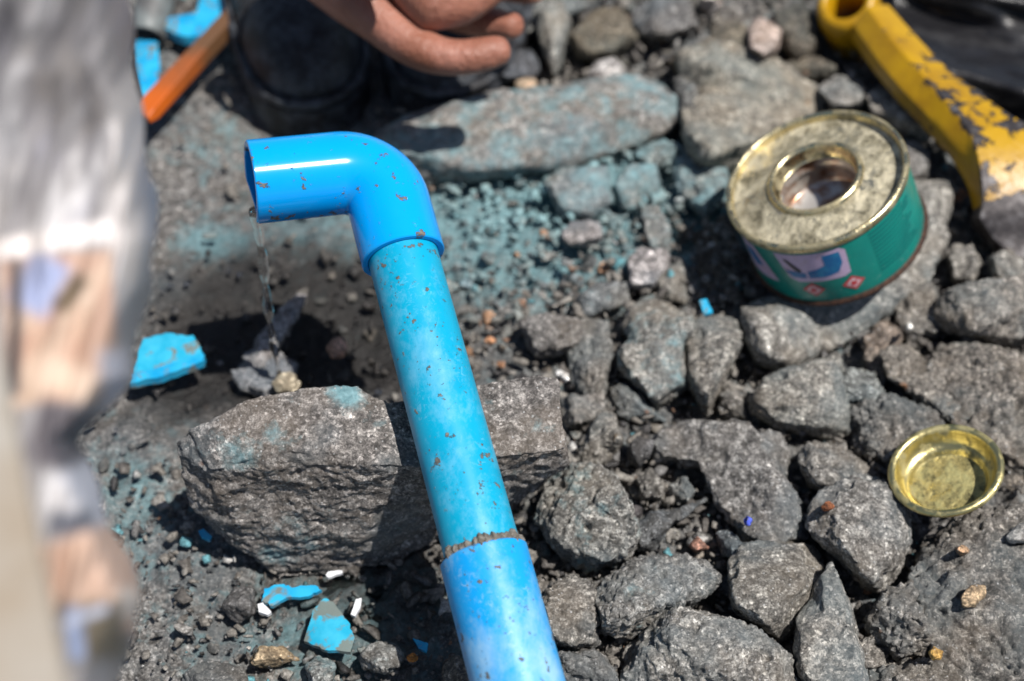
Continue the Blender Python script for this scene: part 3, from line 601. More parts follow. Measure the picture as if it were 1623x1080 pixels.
# ------------------------------------------------------------------ the blue pipe
def pvc(name, col, dark, haze, haze_amt, speck, gloss, fine=1.0, thr=.65):
    m = Mat(name); c = m.mix(m.ramp(m.noise(70, 5), [(.35, 0.0), (.7, .5)]), col, dark)
    st = m.sc(1, .6, 1)
    hz = m.ramp(m.noise(34 if haze_amt > 1 else 60, 14, .76, vec=st), [(.545-.05*haze_amt, 0.0), (.575, .45*haze_amt), (.66, .85*haze_amt)])
    scr = m.math('MULTIPLY', m.ramp(m.noise(500, 6, .7, dist=1.0), [(.54, 0.0), (.62, .6*haze_amt)]), m.ramp(m.noise(60, 2), [(.45, 0.0), (.6, 1.0)]))
    c = m.mix(m.math('MAXIMUM', hz, scr), c, haze)
    big = m.ramp(m.noise(210, 7, .6), [(thr, 0.0), (thr+.02, 1.0)]); sm = m.ramp(m.noise(620, 4, .6), [(.655, 0.0), (.68, 1.0)])
    sm = m.math('MULTIPLY', m.math('MULTIPLY', sm, fine), m.ramp(m.noise(70, 3), [(.42, 0.0), (.52, 1.0)]))
    d = m.math('MULTIPLY', m.math('MAXIMUM', big, sm), speck)
    c = m.mix(d, c, m.ramp(m.noise(700, 4), [(.4, (.09, .087, .08)), (.65, (.19, .175, .145))]))
    m.put('Base Color', c)
    m.put('Roughness', m.math('MAXIMUM', m.math('MULTIPLY', m.math('MAXIMUM', hz, d), .7), gloss))
    m.put('Specular IOR Level', .5)
    m.bump(m.noise(60, 2), .0002, .25); m.bump(d, .0003, .8)
    return m.m
M_ELB = pvc('glossy_blue_plastic', (.000, .33, .84), (.000, .36, .86), (.04, .36, .8), .08, 1.0, .12, .3, .63)
M_PIPE = pvc('weathered_blue_plastic', (.001, .36, .57), (.001, .28, .48), (.18, .50, .70), .7, 1.0, .32)
M_COUP = pvc('hazy_blue_plastic', (.004, .33, .76), (.002, .28, .70), (.27, .50, .72), 1.06, 1.0, .38)
RP, RE, RI = .0095, .0114, .0096
A = Vector(P(751, 823, .0545)); B = Vector(P(637, 400, .0740)); ax = (B-A).normalized()
corner = B+ax*((Vector(P(600, 268, .081))-B).dot(ax))
side = Vector((0, 0, 1)).cross(ax).normalized()            # points to the left of the run
def _aim(z):
    a = Vector(P(397, 289, z)); q = (a-corner).normalized(); mid = corner.lerp(a, .5)
    return abs(q.dot((SUN+(Vector(CAM)-mid).normalized()).normalized()))
aim = Vector(P(397, 289, min(np.linspace(.06, .10, 161), key=_aim))); arm = (aim-corner); armL = arm.length; arm.normalize()
pipe = empty('water_pipe', (A.x, A.y, 0)); tag(pipe, 'bright blue plastic water pipe with an elbow spout lying over the grey boulder', 'pipe')
inv = Matrix.Translation(-Vector((A.x, A.y, 0)))
def rel(V): return [inv @ Vector(v) for v in V]
def along(p0, p1, n): return [p0.lerp(p1, i/(n-1)) for i in range(n)]
# pipe shank runs from inside the elbow down past the coupling
mouth = corner-ax*.0290                        # elbow socket lip
cm = Vector(P(772, 878, .0520)); cm = A+ax*((cm-A).dot(ax))   # coupling lip
down = cm-ax*.060
V, F = sweep(along(mouth+ax*.006, cm-ax*.008, 40), [RP]*40, 96)
link('pipe_section', mesh('pipe_section', rel(V), F), M_PIPE, pipe)
V, F = tube_wall(along(cm, down, 24), RP*1.155, RP*1.01, 96, .0004)
me = mesh('coupling', rel(V), F); smooth_by_angle(me); link('coupling', me, M_COUP, pipe)
V, F = sweep(along(down+ax*.006, down-ax*.16, 20), [RP]*20, 64)
link('pipe_section', mesh('pipe_section', rel(V), F), M_PIPE, pipe)
# elbow: socket leg, rounded bend, spout
br = .0120; ang = ax.angle(arm)
tl = br*math.tan(ang/2); p_in = corner-ax*tl; p_out = corner+arm*tl
pn = (arm-ax*arm.dot(ax)).normalized(); cen = p_in+pn*br
path = along(mouth, p_in, 12)[:-1]
for i in range(17):
    th = ang*i/16; path.append(cen-pn*br*math.cos(th)+ax*br*math.sin(th))
path += along(p_out, corner+arm*armL, 14)[1:]
V, F = tube_wall(path, RE, RI, 112, .0003)
# nick at the lower edge of the spout
tip = corner+arm*armL; V2 = []
for v_ in V:
    v_ = Vector(v_); d = (v_-tip); 
    if abs(d.dot(arm)) < .004 and d.z < -.006: v_ = v_-arm*(.0012*max(0, (-d.z-.006)/.004))
    V2.append(v_)
me = mesh('elbow', rel(V2), F); smooth_by_angle(me, 40); link('elbow', me, M_ELB, pipe)
hv = (SUN+(Vector(CAM)-corner.lerp(tip, .5)).normalized()).normalized(); print('ARM.H', arm.dot(hv), 'AX.ARM', ax.dot(arm)); print('PROJ corner', proj(corner), 'tip', proj(tip), 'mouth', proj(mouth), 'cm', proj(cm), 'arm', arm, 'ang', math.degrees(ang), 'armL', armL)
# mud collar where the pipe enters the coupling
def mud_ring(center, axis, r0, arc0, arc1, th, name, mat, ref):
    t = axis; a = (ref-t*ref.dot(t)).normalized(); b = t.cross(a); n = 420; V, F = [], []
    rr_ = random.Random(4); ns = fbm(np.stack([np.linspace(0, 14, n+1), np.zeros(n+1), np.full(n+1, .4)], 1), 3, .55)
    for i in range(n+1):
        u = i/n; phi = arc0+(arc1-arc0)*u; rad = a*math.cos(phi)+b*math.sin(phi)
        w_ = th*math.sin(math.pi*u)**.4*max(.15,     .62+1.3*float(ns[i]))+.0001
        c_ = center+rad*(r0+w_*.15)+t*.0004*float(ns[-i])
        for k in range(8):
            q = 2*math.pi*k/8; V.append(c_+rad*w_*.75*math.cos(q)+t*w_*1.1*math.sin(q))
    for i in range(n):
        for k in range(8):
            F.append((i*8+k, i*8+(k+1) % 8, (i+1)*8+(k+1) % 8, (i+1)*8+k))
    return link(name, mesh(name, rel(V), F), mat, pipe)
M_MUD = plain('dried_mud', (.13, .115, .095), .9, noise_col=(.25, .23, .20), nscale=900, bump=.0008, bscale=1500)
mud_ring(cm+ax*.0004, ax, RP+.0001, R(-110), R(110), .0017, 'mud_collar', M_MUD, Vector((0, -.35, 1)))

# water thread falling from the spout and wet splash
def water_mat(name, rough=.0):
    m = Mat(name); m.put('Base Color', (1, 1, 1)); m.put('Roughness', rough); m.put('IOR', 1.33); m.put('Transmission Weight', 1.0); m.bump(m.noise(160, 3), .0006, .6); return m.m
WAT = water_mat('water')
lip = tip-Vector((0, 0, 1))*RE*.93+arm*.0003
drop = lip.z-gz1(lip.x, lip.y); pth, rad = [], []
for i in range(40):
    u = i/39; pth.append(lip+Vector((arm.x*.004*u-.0+.0018*u, -.004*u, -drop*u))+Vector((.0003*math.sin(u*9), 0, 0))); rad.append(max(.00035, .0017-.0008*u**.5+(.0001+.0005*u)*math.sin(u*30)+.00018*math.sin(u*67)))
V, F = sweep(pth, rad, 20, True); base = Vector((pth[-1].x, pth[-1].y, pth[-1].z))
o = link('water_stream', mesh('water_stream', [Vector(v)-base for v in V], F), WAT); o.location = base
tag(o, 'thin clear thread of water falling from the blue spout', 'water')
def puddle(name, poly, z, label, ampl=.0004):
    pts = [P(x, y, z) for x, y in poly]; c = np.mean(pts, axis=0); V, F = [c-c+np.array([0, 0, .0006])], []; n = len(pts)*6; ring = []
    for i in range(n):
        a = pts[i//6]; b = pts[(i//6+1) % len(pts)]; ring.append(a+(b-a)*(i % 6)/6)
    K = 10
    for k in range(1, K+1):
        for q in ring: 
            f = k/K; w_ = c+(q-c)*f; V.append(w_-c+np.array([0, 0, .0006-.006*f**6]))
    for i in range(n): F.append((0, 1+i, 1+(i+1) % n))
    for k in range(K-1):
        for i in range(n): F.append((1+k*n+i, 1+(k+1)*n+i, 1+(k+1)*n+(i+1) % n, 1+k*n+(i+1) % n))
    o = link(name, mesh(name, V, F), WAT); o.location = c; tag(o, label, 'water'); return o
puddle('puddle', [(400,890),(520,900),(640,880),(700,930),(690,1010),(600,1030),(470,1000),(400,950)], gz1(*P(560, 950, 0)[:2])+.0002, 'thin wet film around the blue shards below the boulder')

bm = bmesh.new(); bmesh.ops.create_icosphere(bm, subdivisions=3, radius=1); DR = bpy.data.meshes.new('droplet'); bm.to_mesh(DR); bm.free(); DR.materials.append(water_mat('drop_water', .06)); DR.polygons.foreach_set('use_smooth', [True]*len(DR.polygons))
for x, y, r_ in ((270,452,1.0),(295,448,1.1),(258,458,.7),(362,425,.9),(378,430,1.0),(345,560,.9),(408,571,1.2),(395,600,.9),(595,448,1.3),(598,565,1.0),(600,620,1.1),(480,300,.8),(166,650,.8),(185,682,.8),(445,962,.5),(462,960,.5),(575,915,.9),(372,920,.5),(520,640,.9),(440,632,.7),(465,588,1.3),(420,610,1.0),(300,930,.5),(660,985,.6)):
    g = P(x, y, 0); o = bpy.data.objects.new('droplet', DR); COL.objects.link(o); q = r_*.0011; o.scale = (q, q*.9, q*.6); o.location = (g[0], g[1], gz1(g[0], g[1])+.0038)
    tag(o, 'clear water droplet glinting on the wet ground around the spout', 'droplet', 'water droplets on the wet ground')
# ------------------------------------------------------------------ green tin
def brass(name, col, dirt, amt, rough=.28, nscale=110):
    m = Mat(name); n = m.noise(nscale, 7, .6, vec=m.obj); n2 = m.noise(900, 5, .7, vec=m.obj)
    d = m.ramp(n, [(.5-.16*amt, 0.0), (.62-.1*amt, 1.0)]); d = m.math('MULTIPLY', d, m.ramp(n2, [(.3, .45), (.6, 1.0)]))
    c = m.mix(m.ramp(m.noise(150, 6, .65, vec=m.obj, dist=.6), [(.42, 0.0), (.58, 1.0)]), (dirt[0]*(.75-.4*amt), dirt[1]*(.75-.4*amt), dirt[2]*(.6-.3*amt)), (dirt[0]*(1.5+amt), dirt[1]*(1.5+amt), dirt[2]*(1.6+amt)))
    m.put('Base Color', m.mix(d, col, c)); m.put('Metallic', m.math('MULTIPLY_ADD', d, -.85, 1.0)); m.put('Roughness', m.math('MULTIPLY_ADD', d, .4, rough))
    m.bump(m.noise(320, 6, vec=m.obj), .0006, .35+.5*amt); m.bump(d, .0004, .6*amt+.1); return m.m
M_GOLD = brass('dull_gold_metal', (.70, .60, .36), (.16, .14, .09), .15, .26)
M_LID = brass('stained_gold_metal', (.72, .64, .44), (.22, .20, .14), 1.0, .28)
M_RUST = plain('rusty_edge', (.03, .014, .009), .7, .3, noise_col=(.07, .03, .016), nscale=600)
def tin_green():
    m = Mat('green_print'); x, y, z = m.sep(m.obj)
    c = m.mix(m.ramp(m.noise(90, 5, vec=m.obj), [(.4, 0.0), (.65, .6)]), (.0, .235, .19), (.0, .17, .15))
    c = m.mix(m.ramp(m.noise(500, 6, .7, vec=m.obj), [(.645, 0.0), (.70, .8)]), c, (.35, .55, .5))
    m.put('Base Color', c); m.put('Roughness', m.ramp(m.noise(300, 5), [(.4, .28), (.6, .5)])); m.put('Coat Weight', .3); m.put('Coat Roughness', .2)
    m.bump(m.noise(120, 3), .0004, .3); return m.m
CR = .0277; CH = .0285
tc_ = P(1291, 281, .049); rot = tilt_frame(1291, 281, .70, R(21))
tin = empty('tin', tc_, rot); tag(tin, 'small round green tin without its lid, gold top ring and peeling label', 'tin')
lid_prof = [(CR+.0000, -.0030), (CR+.0006, -.0024), (CR+.0009, -.0010), (CR+.0006, -.0001), (CR+.0000, .0003), (CR-.0007, .0001), (CR-.0010, -.0008), (CR-.0013, -.0026)]
V, F = lathe(lid_prof, 128); link('top_rim', mesh('top_rim', V, F), M_GOLD, tin)
pr = [(CR-.0012, -.0026), (CR-.0024, -.0029)]+[(CR-.0024-(CR*.455-.0024)*k/16, -.0029+.0021*(k/16)**1.3) for k in range(1, 17)]
V, F = lathe(pr, 160)
me = mesh('top_ring', V, F); vv = verts(me); s_ = np.sin((np.hypot(vv[:, 0], vv[:, 1])-(CR-.0115))/.0103*math.pi).clip(0, 1); vv[:, 2] += .0006*fbm(vv*150, 3)*s_; setv(me, vv)
link('top_ring', me, M_LID, tin)
NR = CR*.545
V, F = lathe([(NR, -.0008), (NR-.0004, .0003), (NR-.0012, .0008), (NR-.0019, .0003), (NR-.0022, -.0010), (NR-.0024, -.0040), (NR-.0030, -.0046)], 128)
link('neck_ring', mesh('neck_ring', V, F), M_GOLD, tin)
V, F = lathe([(CR, -.0030), (CR, -.0060), (CR, -.015), (CR, -CH+.0022), (CR-.0002, -CH+.0014)], 128); link('body', mesh('body', V, F), tin_green(), tin)
M_IN = plain('tin_tube_inside', (.62, .58, .53), .28, .6, noise_col=(.30, .155, .09), nscale=75, thr=(.44, .53))
V, F = lathe([(NR-.0026, -.0042), (NR-.0018, -.0060), (NR-.0018, -.0082), (NR-.0028, -.0088), (NR-.0018, -.0096), (NR-.0018, -.0150), (NR-.0024, -.0160), (.0001, -.0164)], 96)
link('neck_tube', mesh('neck_tube', V, F), M_IN, tin)
V, F = lathe([(CR-.0004, -.0026), (CR-.0005, -.015), (CR-.0006, -CH+.0004)], 96)
M_IN = plain('tin_inside', (.62, .52, .46), .3, .35, noise_col=(.36, .19, .12), nscale=60, thr=(.42, .55))
link('inner_wall', mesh('inner_wall', V, [f[::-1] for f in F]), M_IN, tin)
V, F = lathe([(CR-.0004, -CH+.0018), (CR+.0008, -CH+.0012), (CR+.0010, -CH+.0004), (CR+.0004, -CH-.0004), (CR-.0006, -CH-.0004)], 128); link('bottom_rim', mesh('bottom_rim', V, F), M_RUST, tin)
V, F = lathe([(CR-.0005, -CH), (CR*.6, -CH+.0004), (.004, -CH+.0006), (.0001, -CH+.0006)], 96); link('bottom', mesh('bottom', V, F), plain('residue', (.22, .12, .075), .3, .1, noise_col=(.5, .42, .38), nscale=60), tin)
def patch(outline, name, mat, off=.00012, n=14, parent=tin):
    """flat print on the curved wall; outline in (degrees, height from the top in mm); grid clipped to the outline"""
    bm = bmesh.new()
    pts = []
    for i in range(len(outline)):
        a = np.array(outline[i], float); b = np.array(outline[(i+1) % len(outline)], float); k = max(1, int(np.hypot(*(b-a))/2))
        for j in range(k): pts.append(a+(b-a)*j/k)
    vs = [bm.verts.new((p[0], p[1], 0)) for p in pts]; f = bm.faces.new(vs)
    xs = [p[0] for p in pts]
    for xx in np.arange(min(xs)+2, max(xs), 2.5):
        bmesh.ops.bisect_plane(bm, geom=bm.verts[:]+bm.edges[:]+bm.faces[:], plane_co=(xx, 0, 0), plane_no=(1, 0, 0))
    for v_ in bm.verts:
        th = R(v_.co.x*1.36-22); h_ = -(v_.co.y*1.08-1.2)/1000; r_ = CR+off; v_.co = (r_*math.cos(th), r_*math.sin(th), h_)
    bmesh.ops.recalc_face_normals(bm, faces=bm.faces[:])
    me = bpy.data.meshes.new(name); bm.to_mesh(me); bm.free()
    for p in me.polygons:
        c_ = p.center
        if p.normal.x*c_.x+p.normal.y*c_.y < 0: p.flip()
    return link(name, me, mat, parent)
M_PINK = plain('pink_print', (.55, .42, .60), .4, noise_col=(.45, .33, .42), nscale=250, thr=(.5, .7))
M_PBLUE = plain('blue_print', (.01, .13, .34), .4, noise_col=(.02, .2, .4), nscale=300)
M_PRED = plain('red_print', (.55, .05, .06), .45); M_PWHITE = plain('white_print', (.75, .55, .58), .45, noise_col=(.55, .3, .32), nscale=700)
M_PBLACK = plain('black_print', (.02, .02, .025), .5); M_PDARK = plain('dark_green_print', (.0, .10, .10), .5)
patch([(-17, 4.6), (14.5, 4.6), (17, 6), (16, 15.5), (13, 16.5), (-9, 16.8), (-13, 15.2)], 'label_picture', M_PINK)
patch([(6, 6), (14, 6), (14, 10.5), (11, 14), (5, 15), (-3, 15), (-3, 12), (2, 11.2), (6, 10)], 'pipe_bend_print', M_PBLUE, .0002)
patch([(-14, 11.8), (-7, 12.2), (-4, 12.8), (-4.4, 15), (-11, 14.8)], 'pipe_end_print', M_PBLUE, .0002)
patch([(-13, 6.8), (-11, 7), (-5.6, 11.4), (-6.5, 12.4), (-8.5, 11.6)], 'brush_print', M_PBLACK, .00028)
for cx, cy in ((-3.4, 20.2), (15.4, 20.2)):
    patch([(cx-5.4, cy), (cx, cy-3.0), (cx+5.4, cy), (cx, cy+3.0)], 'hazard_diamond', M_PRED, .0002)
    patch([(cx-3.8, cy), (cx, cy-2.1), (cx+3.8, cy), (cx, cy+2.1)], 'hazard_diamond_field', M_PWHITE, .00028)
    patch([(cx-1.2, cy+.9), (cx-1.6, cy), (cx-.3, cy-1.2), (cx+.2, cy-.3), (cx+1.2, cy-.8), (cx+1.5, cy+.3), (cx+.7, cy+1)], 'flame_print', M_PRED, .00036)
patch([(-40, 5.5), (-30, 5.5), (-25, 12), (-21, 19), (-32, 20), (-40, 20)], 'side_label', M_PINK)
patch([(-37, 8), (-32, 8.5), (-28, 14), (-34, 15.5), (-38, 12)], 'side_label_print', M_PBLUE, .0002)
for k in range(11):
    y_ = 5.2+k*1.55; L_ = 26+random.uniform(-5, 3)
    patch([(29, y_), (29+L_, y_), (29+L_, y_+.55), (29, y_+.55)], 'text_line', M_PDARK, .00016)

# ------------------------------------------------------------------ brass cap
cp_ = P(1498, 744, .0255); crot = tilt_frame(1498, 744, .80, R(14)); KR = .0146
cap = empty('bottle_cap', cp_, crot); tag(cap, 'shallow round brass coloured lid lying upside down among the stones', 'lid')
M_CAP = brass('brass_metal', (.60, .52, .25), (.2, .18, .09), .1, .36, 160)
M_CAPF = brass('tarnished_brass', (.62, .52, .22), (.15, .14, .06), .9, .4, 150)
rim = [(KR-.0012, -.0006), (KR-.0010, .0001), (KR-.0005, .0006), (KR+.0002, .0007), (KR+.0009, .0004), (KR+.0012, -.0003), (KR+.0009, -.0011), (KR+.0003, -.0014)]
V, F = lathe(rim, 128); link('rolled_rim', mesh('rolled_rim', V, F), M_CAP, cap)
V, F = lathe([(KR-.0012, -.0006), (KR-.0016, -.0022), (KR-.0024, -.0042), (KR-.0030, -.0047), (KR-.0036, -.0050), (KR-.0040, -.0060), (KR-.0046, -.0068)], 128)
link('side_wall', mesh('side_wall', V, F), M_CAP, cap)
V, F = lathe([(KR-.0046, -.0068), (KR-.0060, -.0071), (KR-.0090, -.0070), (.003, -.0068), (.0001, -.0068)], 96)
me = mesh('floor_disc', V, F); vv = verts(me); vv[:, 2] += .0003*fbm(vv*300, 3)*(np.hypot(vv[:, 0], vv[:, 1]) < KR-.006); setv(me, vv); link('floor_disc', me, M_CAPF, cap)
V, F = lathe([(KR+.0003, -.0014), (KR-.0010, -.0026), (KR-.0020, -.0050), (KR-.0036, -.0064), (KR-.0044, -.0076), (.0001, -.0078)], 96); link('outer_shell', mesh('outer_shell', V, F), M_CAP, cap)

# ------------------------------------------------------------------ broken blue plastic bits
def plate(name, label, poly, z, th, mat, curve=0.0, cdir=0.0, tilt=(0, 0), cat='shard', zs=None):
    pts = np.array([P(x, y, z if zs is None else zs[i]) for i, (x, y) in enumerate(poly)]); c = pts.mean(0); n0 = len(pts); ring = []
    jr = random.Random(int(c[0]*1e5)); span = np.ptp(pts[:, 0])
    for i in range(n0):
        for j in range(5): ring.append(pts[i]+(pts[(i+1) % n0]-pts[i])*j/5+np.array([jr.uniform(-1, 1), jr.uniform(-1, 1), 0])*.02*span)
    n = len(ring); K = 7; top, Fs = [np.zeros(3)], []
    for k in range(1, K+1):
        for q in ring: top.append((q-c)*k/K)
    top = np.array(top); d = np.array([math.cos(cdir), math.sin(cdir)]); t = top[:, :2]@np.array([-d[1], d[0]])
    top[:, 2] += curve*(t**2)+top[:, 0]*tilt[0]+top[:, 1]*tilt[1]
    bot = top.copy(); bot[:, 2] -= th; N = len(top)
    for i in range(n):
        j = (i+1) % n; Fs.append((0, 1+i, 1+j)); Fs.append((N, N+1+j, N+1+i))
        for k in range(K-1):
            a, b, c2, d2 = 1+k*n+i, 1+(k+1)*n+i, 1+(k+1)*n+j, 1+k*n+j; Fs.append((a, b, c2, d2)); Fs.append((N+d2, N+c2, N+b, N+a))
        e, f = 1+(K-1)*n+i, 1+(K-1)*n+j; Fs.append((e, N+e, N+f, f))
    me = mesh(name, np.concatenate([top, bot]), Fs); smooth_by_angle(me, 40)
    o = link(name, me, mat, smooth=False); o.location = c; tag(o, label, cat); return o
def shard_mat(name, a, b, mudamt):
    m = Mat(name); c = m.mix(m.ramp(m.noise(140, 5), [(.4, 0.0), (.6, 1.0)]), a, b)
    md = m.ramp(m.noise(120, 6, .6, dist=.5), [(.58-.14*mudamt, 0.0), (.64-.14*mudamt, .85)])
    m.put('Base Color', m.mix(md, c, (.17, .15, .10))); m.put('Roughness', m.math('MULTIPLY_ADD', md, .4, .22)); m.bump(m.noise(400, 4), .0003, .5); return m.m
M_SH = shard_mat('broken_blue_plastic', (.01, .30, .58), (.03, .40, .66), .15); M_SHM = shard_mat('muddy_blue_plastic', (.02, .36, .56), (.05, .44, .64), .5)
plate('shard', 'muddy pale blue shard of plastic left of the falling water', [(206,590),(228,535),(262,527),(308,535),(324,565),(270,582),(210,602)], .0085, .0013, M_SHM, -16, .2, (.05, .10))
plate('shard', 'deep blue broken pipe edge against the left shard', [(205,606),(208,592),(265,578),(322,560),(323,572),(270,592)], .0085, .003, M_SH, 0, 0, (.0, .1))
plate('shard', 'narrow jagged blue sliver just below the boulder', [(414,952),(420,932),(446,925),(462,930),(500,928),(509,936),(490,944),(455,948),(432,960)], .0055, .0014, M_SH, -20, .2)
plate('shard', 'muddy triangular blue shard below the boulder', [(480,1010),(496,966),(515,948),(528,956),(552,985),(562,1012),(556,1034),(520,1030)], .0075, .0015, M_SHM, -22, 1.9, (.12, .05))
plate('shard', 'tiny blue chip beside the pipe near the bottom edge', [(654,1012),(668,1016),(679,1020),(676,1034),(664,1028)], .0055, .001, M_SH, 0, 0)
plate('shard', 'tiny blue chip in the shade left of the boulder', [(314,842),(322,838),(336,850),(332,857),(320,852)], .003, .001, M_SH, 0, 0)
plate('shard', 'small pale blue chip left of the slab under the tin', [(1108,476),(1120,474),(1130,495),(1116,498)], .012, .001, M_SH, 0, 0)
plate('shard', 'curved blue piece of plastic at the top left', [(258,30),(290,34),(325,14),(318,-20),(350,-30),(358,0),(352,30),(320,50),(285,54),(262,44)], .008, .004, M_SH, -10, .3)
plate('shard', 'upright blue strip of plastic beside the orange bar', [(205,48),(225,60),(250,68),(252,110),(246,150),(228,160),(218,120)], .010, .002, M_SH, -30, 1.4)
M_WH = plain('white_plastic', (.75, .76, .78), .25)
plate('splinter', 'thin white strip standing in for a glint of light at the foot of the boulder', [(516,912),(520,906),(542,904),(543,908),(520,916)], .0045, .001, M_WH, cat='splinter')  # painted glint: white strip laid where light catches the wet ground
plate('splinter', 'white splinter right of the triangular shard', [(556,974),(564,950),(573,948),(572,960),(563,977)], .0055, .0012, M_WH, cat='splinter')
plate('splinter', 'small white chip under the jagged blue sliver', [(408,958),(416,955),(430,970),(424,975),(410,970)], .0055, .0012, M_WH, cat='splinter')
# grey pipe stub at the top left
c0 = Vector(P(232, 60, .004)); V, F = tube_wall(along(c0, c0+Vector((.004, .03, .010)), 8), .0075, .006, 48)
b0 = c0.copy(); o = link('pipe_stub', mesh('pipe_stub', [Vector(v)-b0 for v in V], F), plain('grey_plastic', (.16, .18, .18), .5, noise_col=(.1, .1, .1), nscale=80)); o.location = b0
tag(o, 'short grey pipe stub behind the orange bar at the top left', 'pipe')

# ------------------------------------------------------------------ orange bar
def orange():
    m = Mat('orange_paint'); x, y, z = m.sep(m.obj)
    worn = m.math('ADD', m.math('MULTIPLY', y, 34), m.math('MULTIPLY_ADD', m.noise(90, 6), .9, -.75), clamp=True)
    m.put('Base Color', m.mix(worn, (.50, .10, .006), (.13, .065, .03))); m.put('Roughness', .5); m.bump(m.noise(200, 5), .0006, .5); return m.m
p0 = Vector(P(222, 186, .012)); p1 = Vector(P(400, -6, .012)); p2 = p1+(p1-p0)*1.1; d = (p1-p0).normalized(); sd = Vector((0, 0, 1)).cross(d).normalized()
V, F = [], []
for i, (p, w_, t_) in enumerate([(p0, .0045, .0012), (p0+d*.004, .0050, .0022), (p0.lerp(p1, .5), .0040, .0030), (p1, .0036, .0034), (p2, .0034, .0036)]):
    for a, b in ((-1, -1), (-.75, 1), (.75, 1), (1, -1)): V.append(p+sd*a*w_+Vector((0, 0, 1))*b*t_-p0)
    if i: 
        for k in range(4): F.append(((i-1)*4+k, (i-1)*4+(k+1) % 4, i*4+(k+1) % 4, i*4+k))
F += [(3, 2, 1, 0), (16, 17, 18, 19)]
me = mesh('bar', V, F)
o = link('bar', me, orange(), smooth=False); o.location = p0; bv = o.modifiers.new('b', 'BEVEL'); bv.width = .0006; bv.segments = 3
tag(o, 'narrow orange painted bar worn to brown lying behind the pipe', 'bar')

# ------------------------------------------------------------------ yellow pick head
def yellow():
    m = Mat('chipped_yellow_paint'); wear = m.attr('wear', 'GEOMETRY')
    n = m.noise(190, 8, .65, vec=m.obj, dist=.3)
    chip = m.ramp(m.math('MULTIPLY_ADD', wear, .30, n), [(.635, 0.0), (.65, 1.0)])
    steel = m.ramp(m.noise(260, 6, vec=m.obj), [(.3, (.018, .016, .018)), (.52, (.05, .044, .045)), (.74, (.15, .145, .15))])
    yel = m.ramp(m.noise(60, 5, vec=m.obj), [(.3, (.28, .14, .004)), (.6, (.46, .26, .003))])
    m.put('Base Color', m.mix(chip, yel, steel)); m.put('Roughness', m.math('MULTIPLY_ADD', chip, .15, .38)); m.put('Metallic', m.math('MULTIPLY', chip, .5))
    m.bump(m.math('MULTIPLY', chip, -1), .0004, .8); m.bump(m.noise(300, 5), .0006, .5); return m.m
pk = empty('pick_head', P(1390, 60, 0)); tag(pk, 'yellow painted pick head with chipped flared blade and dark steel edge', 'tool'); pinv = -pk.location
# stations: left edge, ridge, right edge (picture x, y, z), depth of the bar, wear
ST = [((1352, 40, .024), (1374, 10, .030), (1408, 6, .027), .010, -.2), ((1382, 85, .025), (1408, 58, .031), (1434, 36, .028), .010, -.15), ((1425, 140, .026), (1452, 106, .032), (1472, 78, .029), .010, .15),
      ((1468, 182, .026), (1494, 156, .033), (1516, 120, .030), .010, .3), ((1505, 224, .025), (1530, 190, .032), (1562, 152, .030), .009, .3), ((1530, 262, .022), (1548, 232, .030), (1608, 188, .031), .008, .35),
      ((1542, 300, .018), (1556, 285, .026), (1680, 215, .030), .006, .12), ((1545, 325, .014), (1558, 322, .021), (1730, 262, .026), .005, .1), ((1538, 348, .010), (1552, 346, .018), (1780, 310, .022), .004, 2.5),
      ((1560, 378, .008), (1572, 380, .012), (1790, 350, .016), .003, 3), ((1612, 418, .006), (1618, 418, .008), (1800, 392, .010), .0015, 3)]
V, F, wr = [], [], []
for L_, M_, R_, dp, we in ST:
    l, m_, r_ = [Vector(P(*q)) for q in (L_, M_, R_)]
    V += [l, l.lerp(m_, .5), m_, m_.lerp(r_, .33)+Vector((0, 0, .0004)), m_.lerp(r_, .66)+Vector((0, 0, .0003)), r_, r_-Vector((0, 0, dp)), l-Vector((0, 0, dp*.6))]
    wr += [we-.45 if we < 2 else we, we-.6 if we < 2 else we, we+.35, we, we, we+.3, we, we]
NS = 8
for i in range(len(ST)-1):
    for k in range(NS): F.append((i*NS+k, i*NS+(k+1) % NS, (i+1)*NS+(k+1) % NS, (i+1)*NS+k))
F += [tuple(range(NS))[::-1], tuple(range((len(ST)-1)*NS, len(ST)*NS))]
me = mesh('blade', [v_+pinv for v_ in V], F); at = me.attributes.new('wear', 'FLOAT', 'POINT'); at.data.foreach_set('value', wr)
o = link('blade', me, yellow(), pk); bv = o.modifiers.new('b', 'BEVEL'); bv.width = .0009; bv.segments = 2; bv.limit_method = 'ANGLE'; bv.angle_limit = R(35); sb = o.modifiers.new('s', 'SUBSURF'); sb.levels = sb.render_levels = 3
# eye of the pick: a thick collar with a hole
ec = Vector(P(1350, 28, .016)); V, F = lathe([(.0075, -.014), (.0105, -.015), (.0118, -.010), (.0120, .004), (.0112, .010), (.0090, .0125), (.0072, .0115), (.0068, .0)], 48, close=True)
rotm = Matrix.Rotation(R(-25), 3, 'Y') @ Matrix.Rotation(R(18), 3, 'X')
me = mesh('eye_collar', [rotm @ Vector(v_)+ec+pinv for v_ in V], F); at = me.attributes.new('wear', 'FLOAT', 'POINT'); link('eye_collar', me, yellow(), pk)

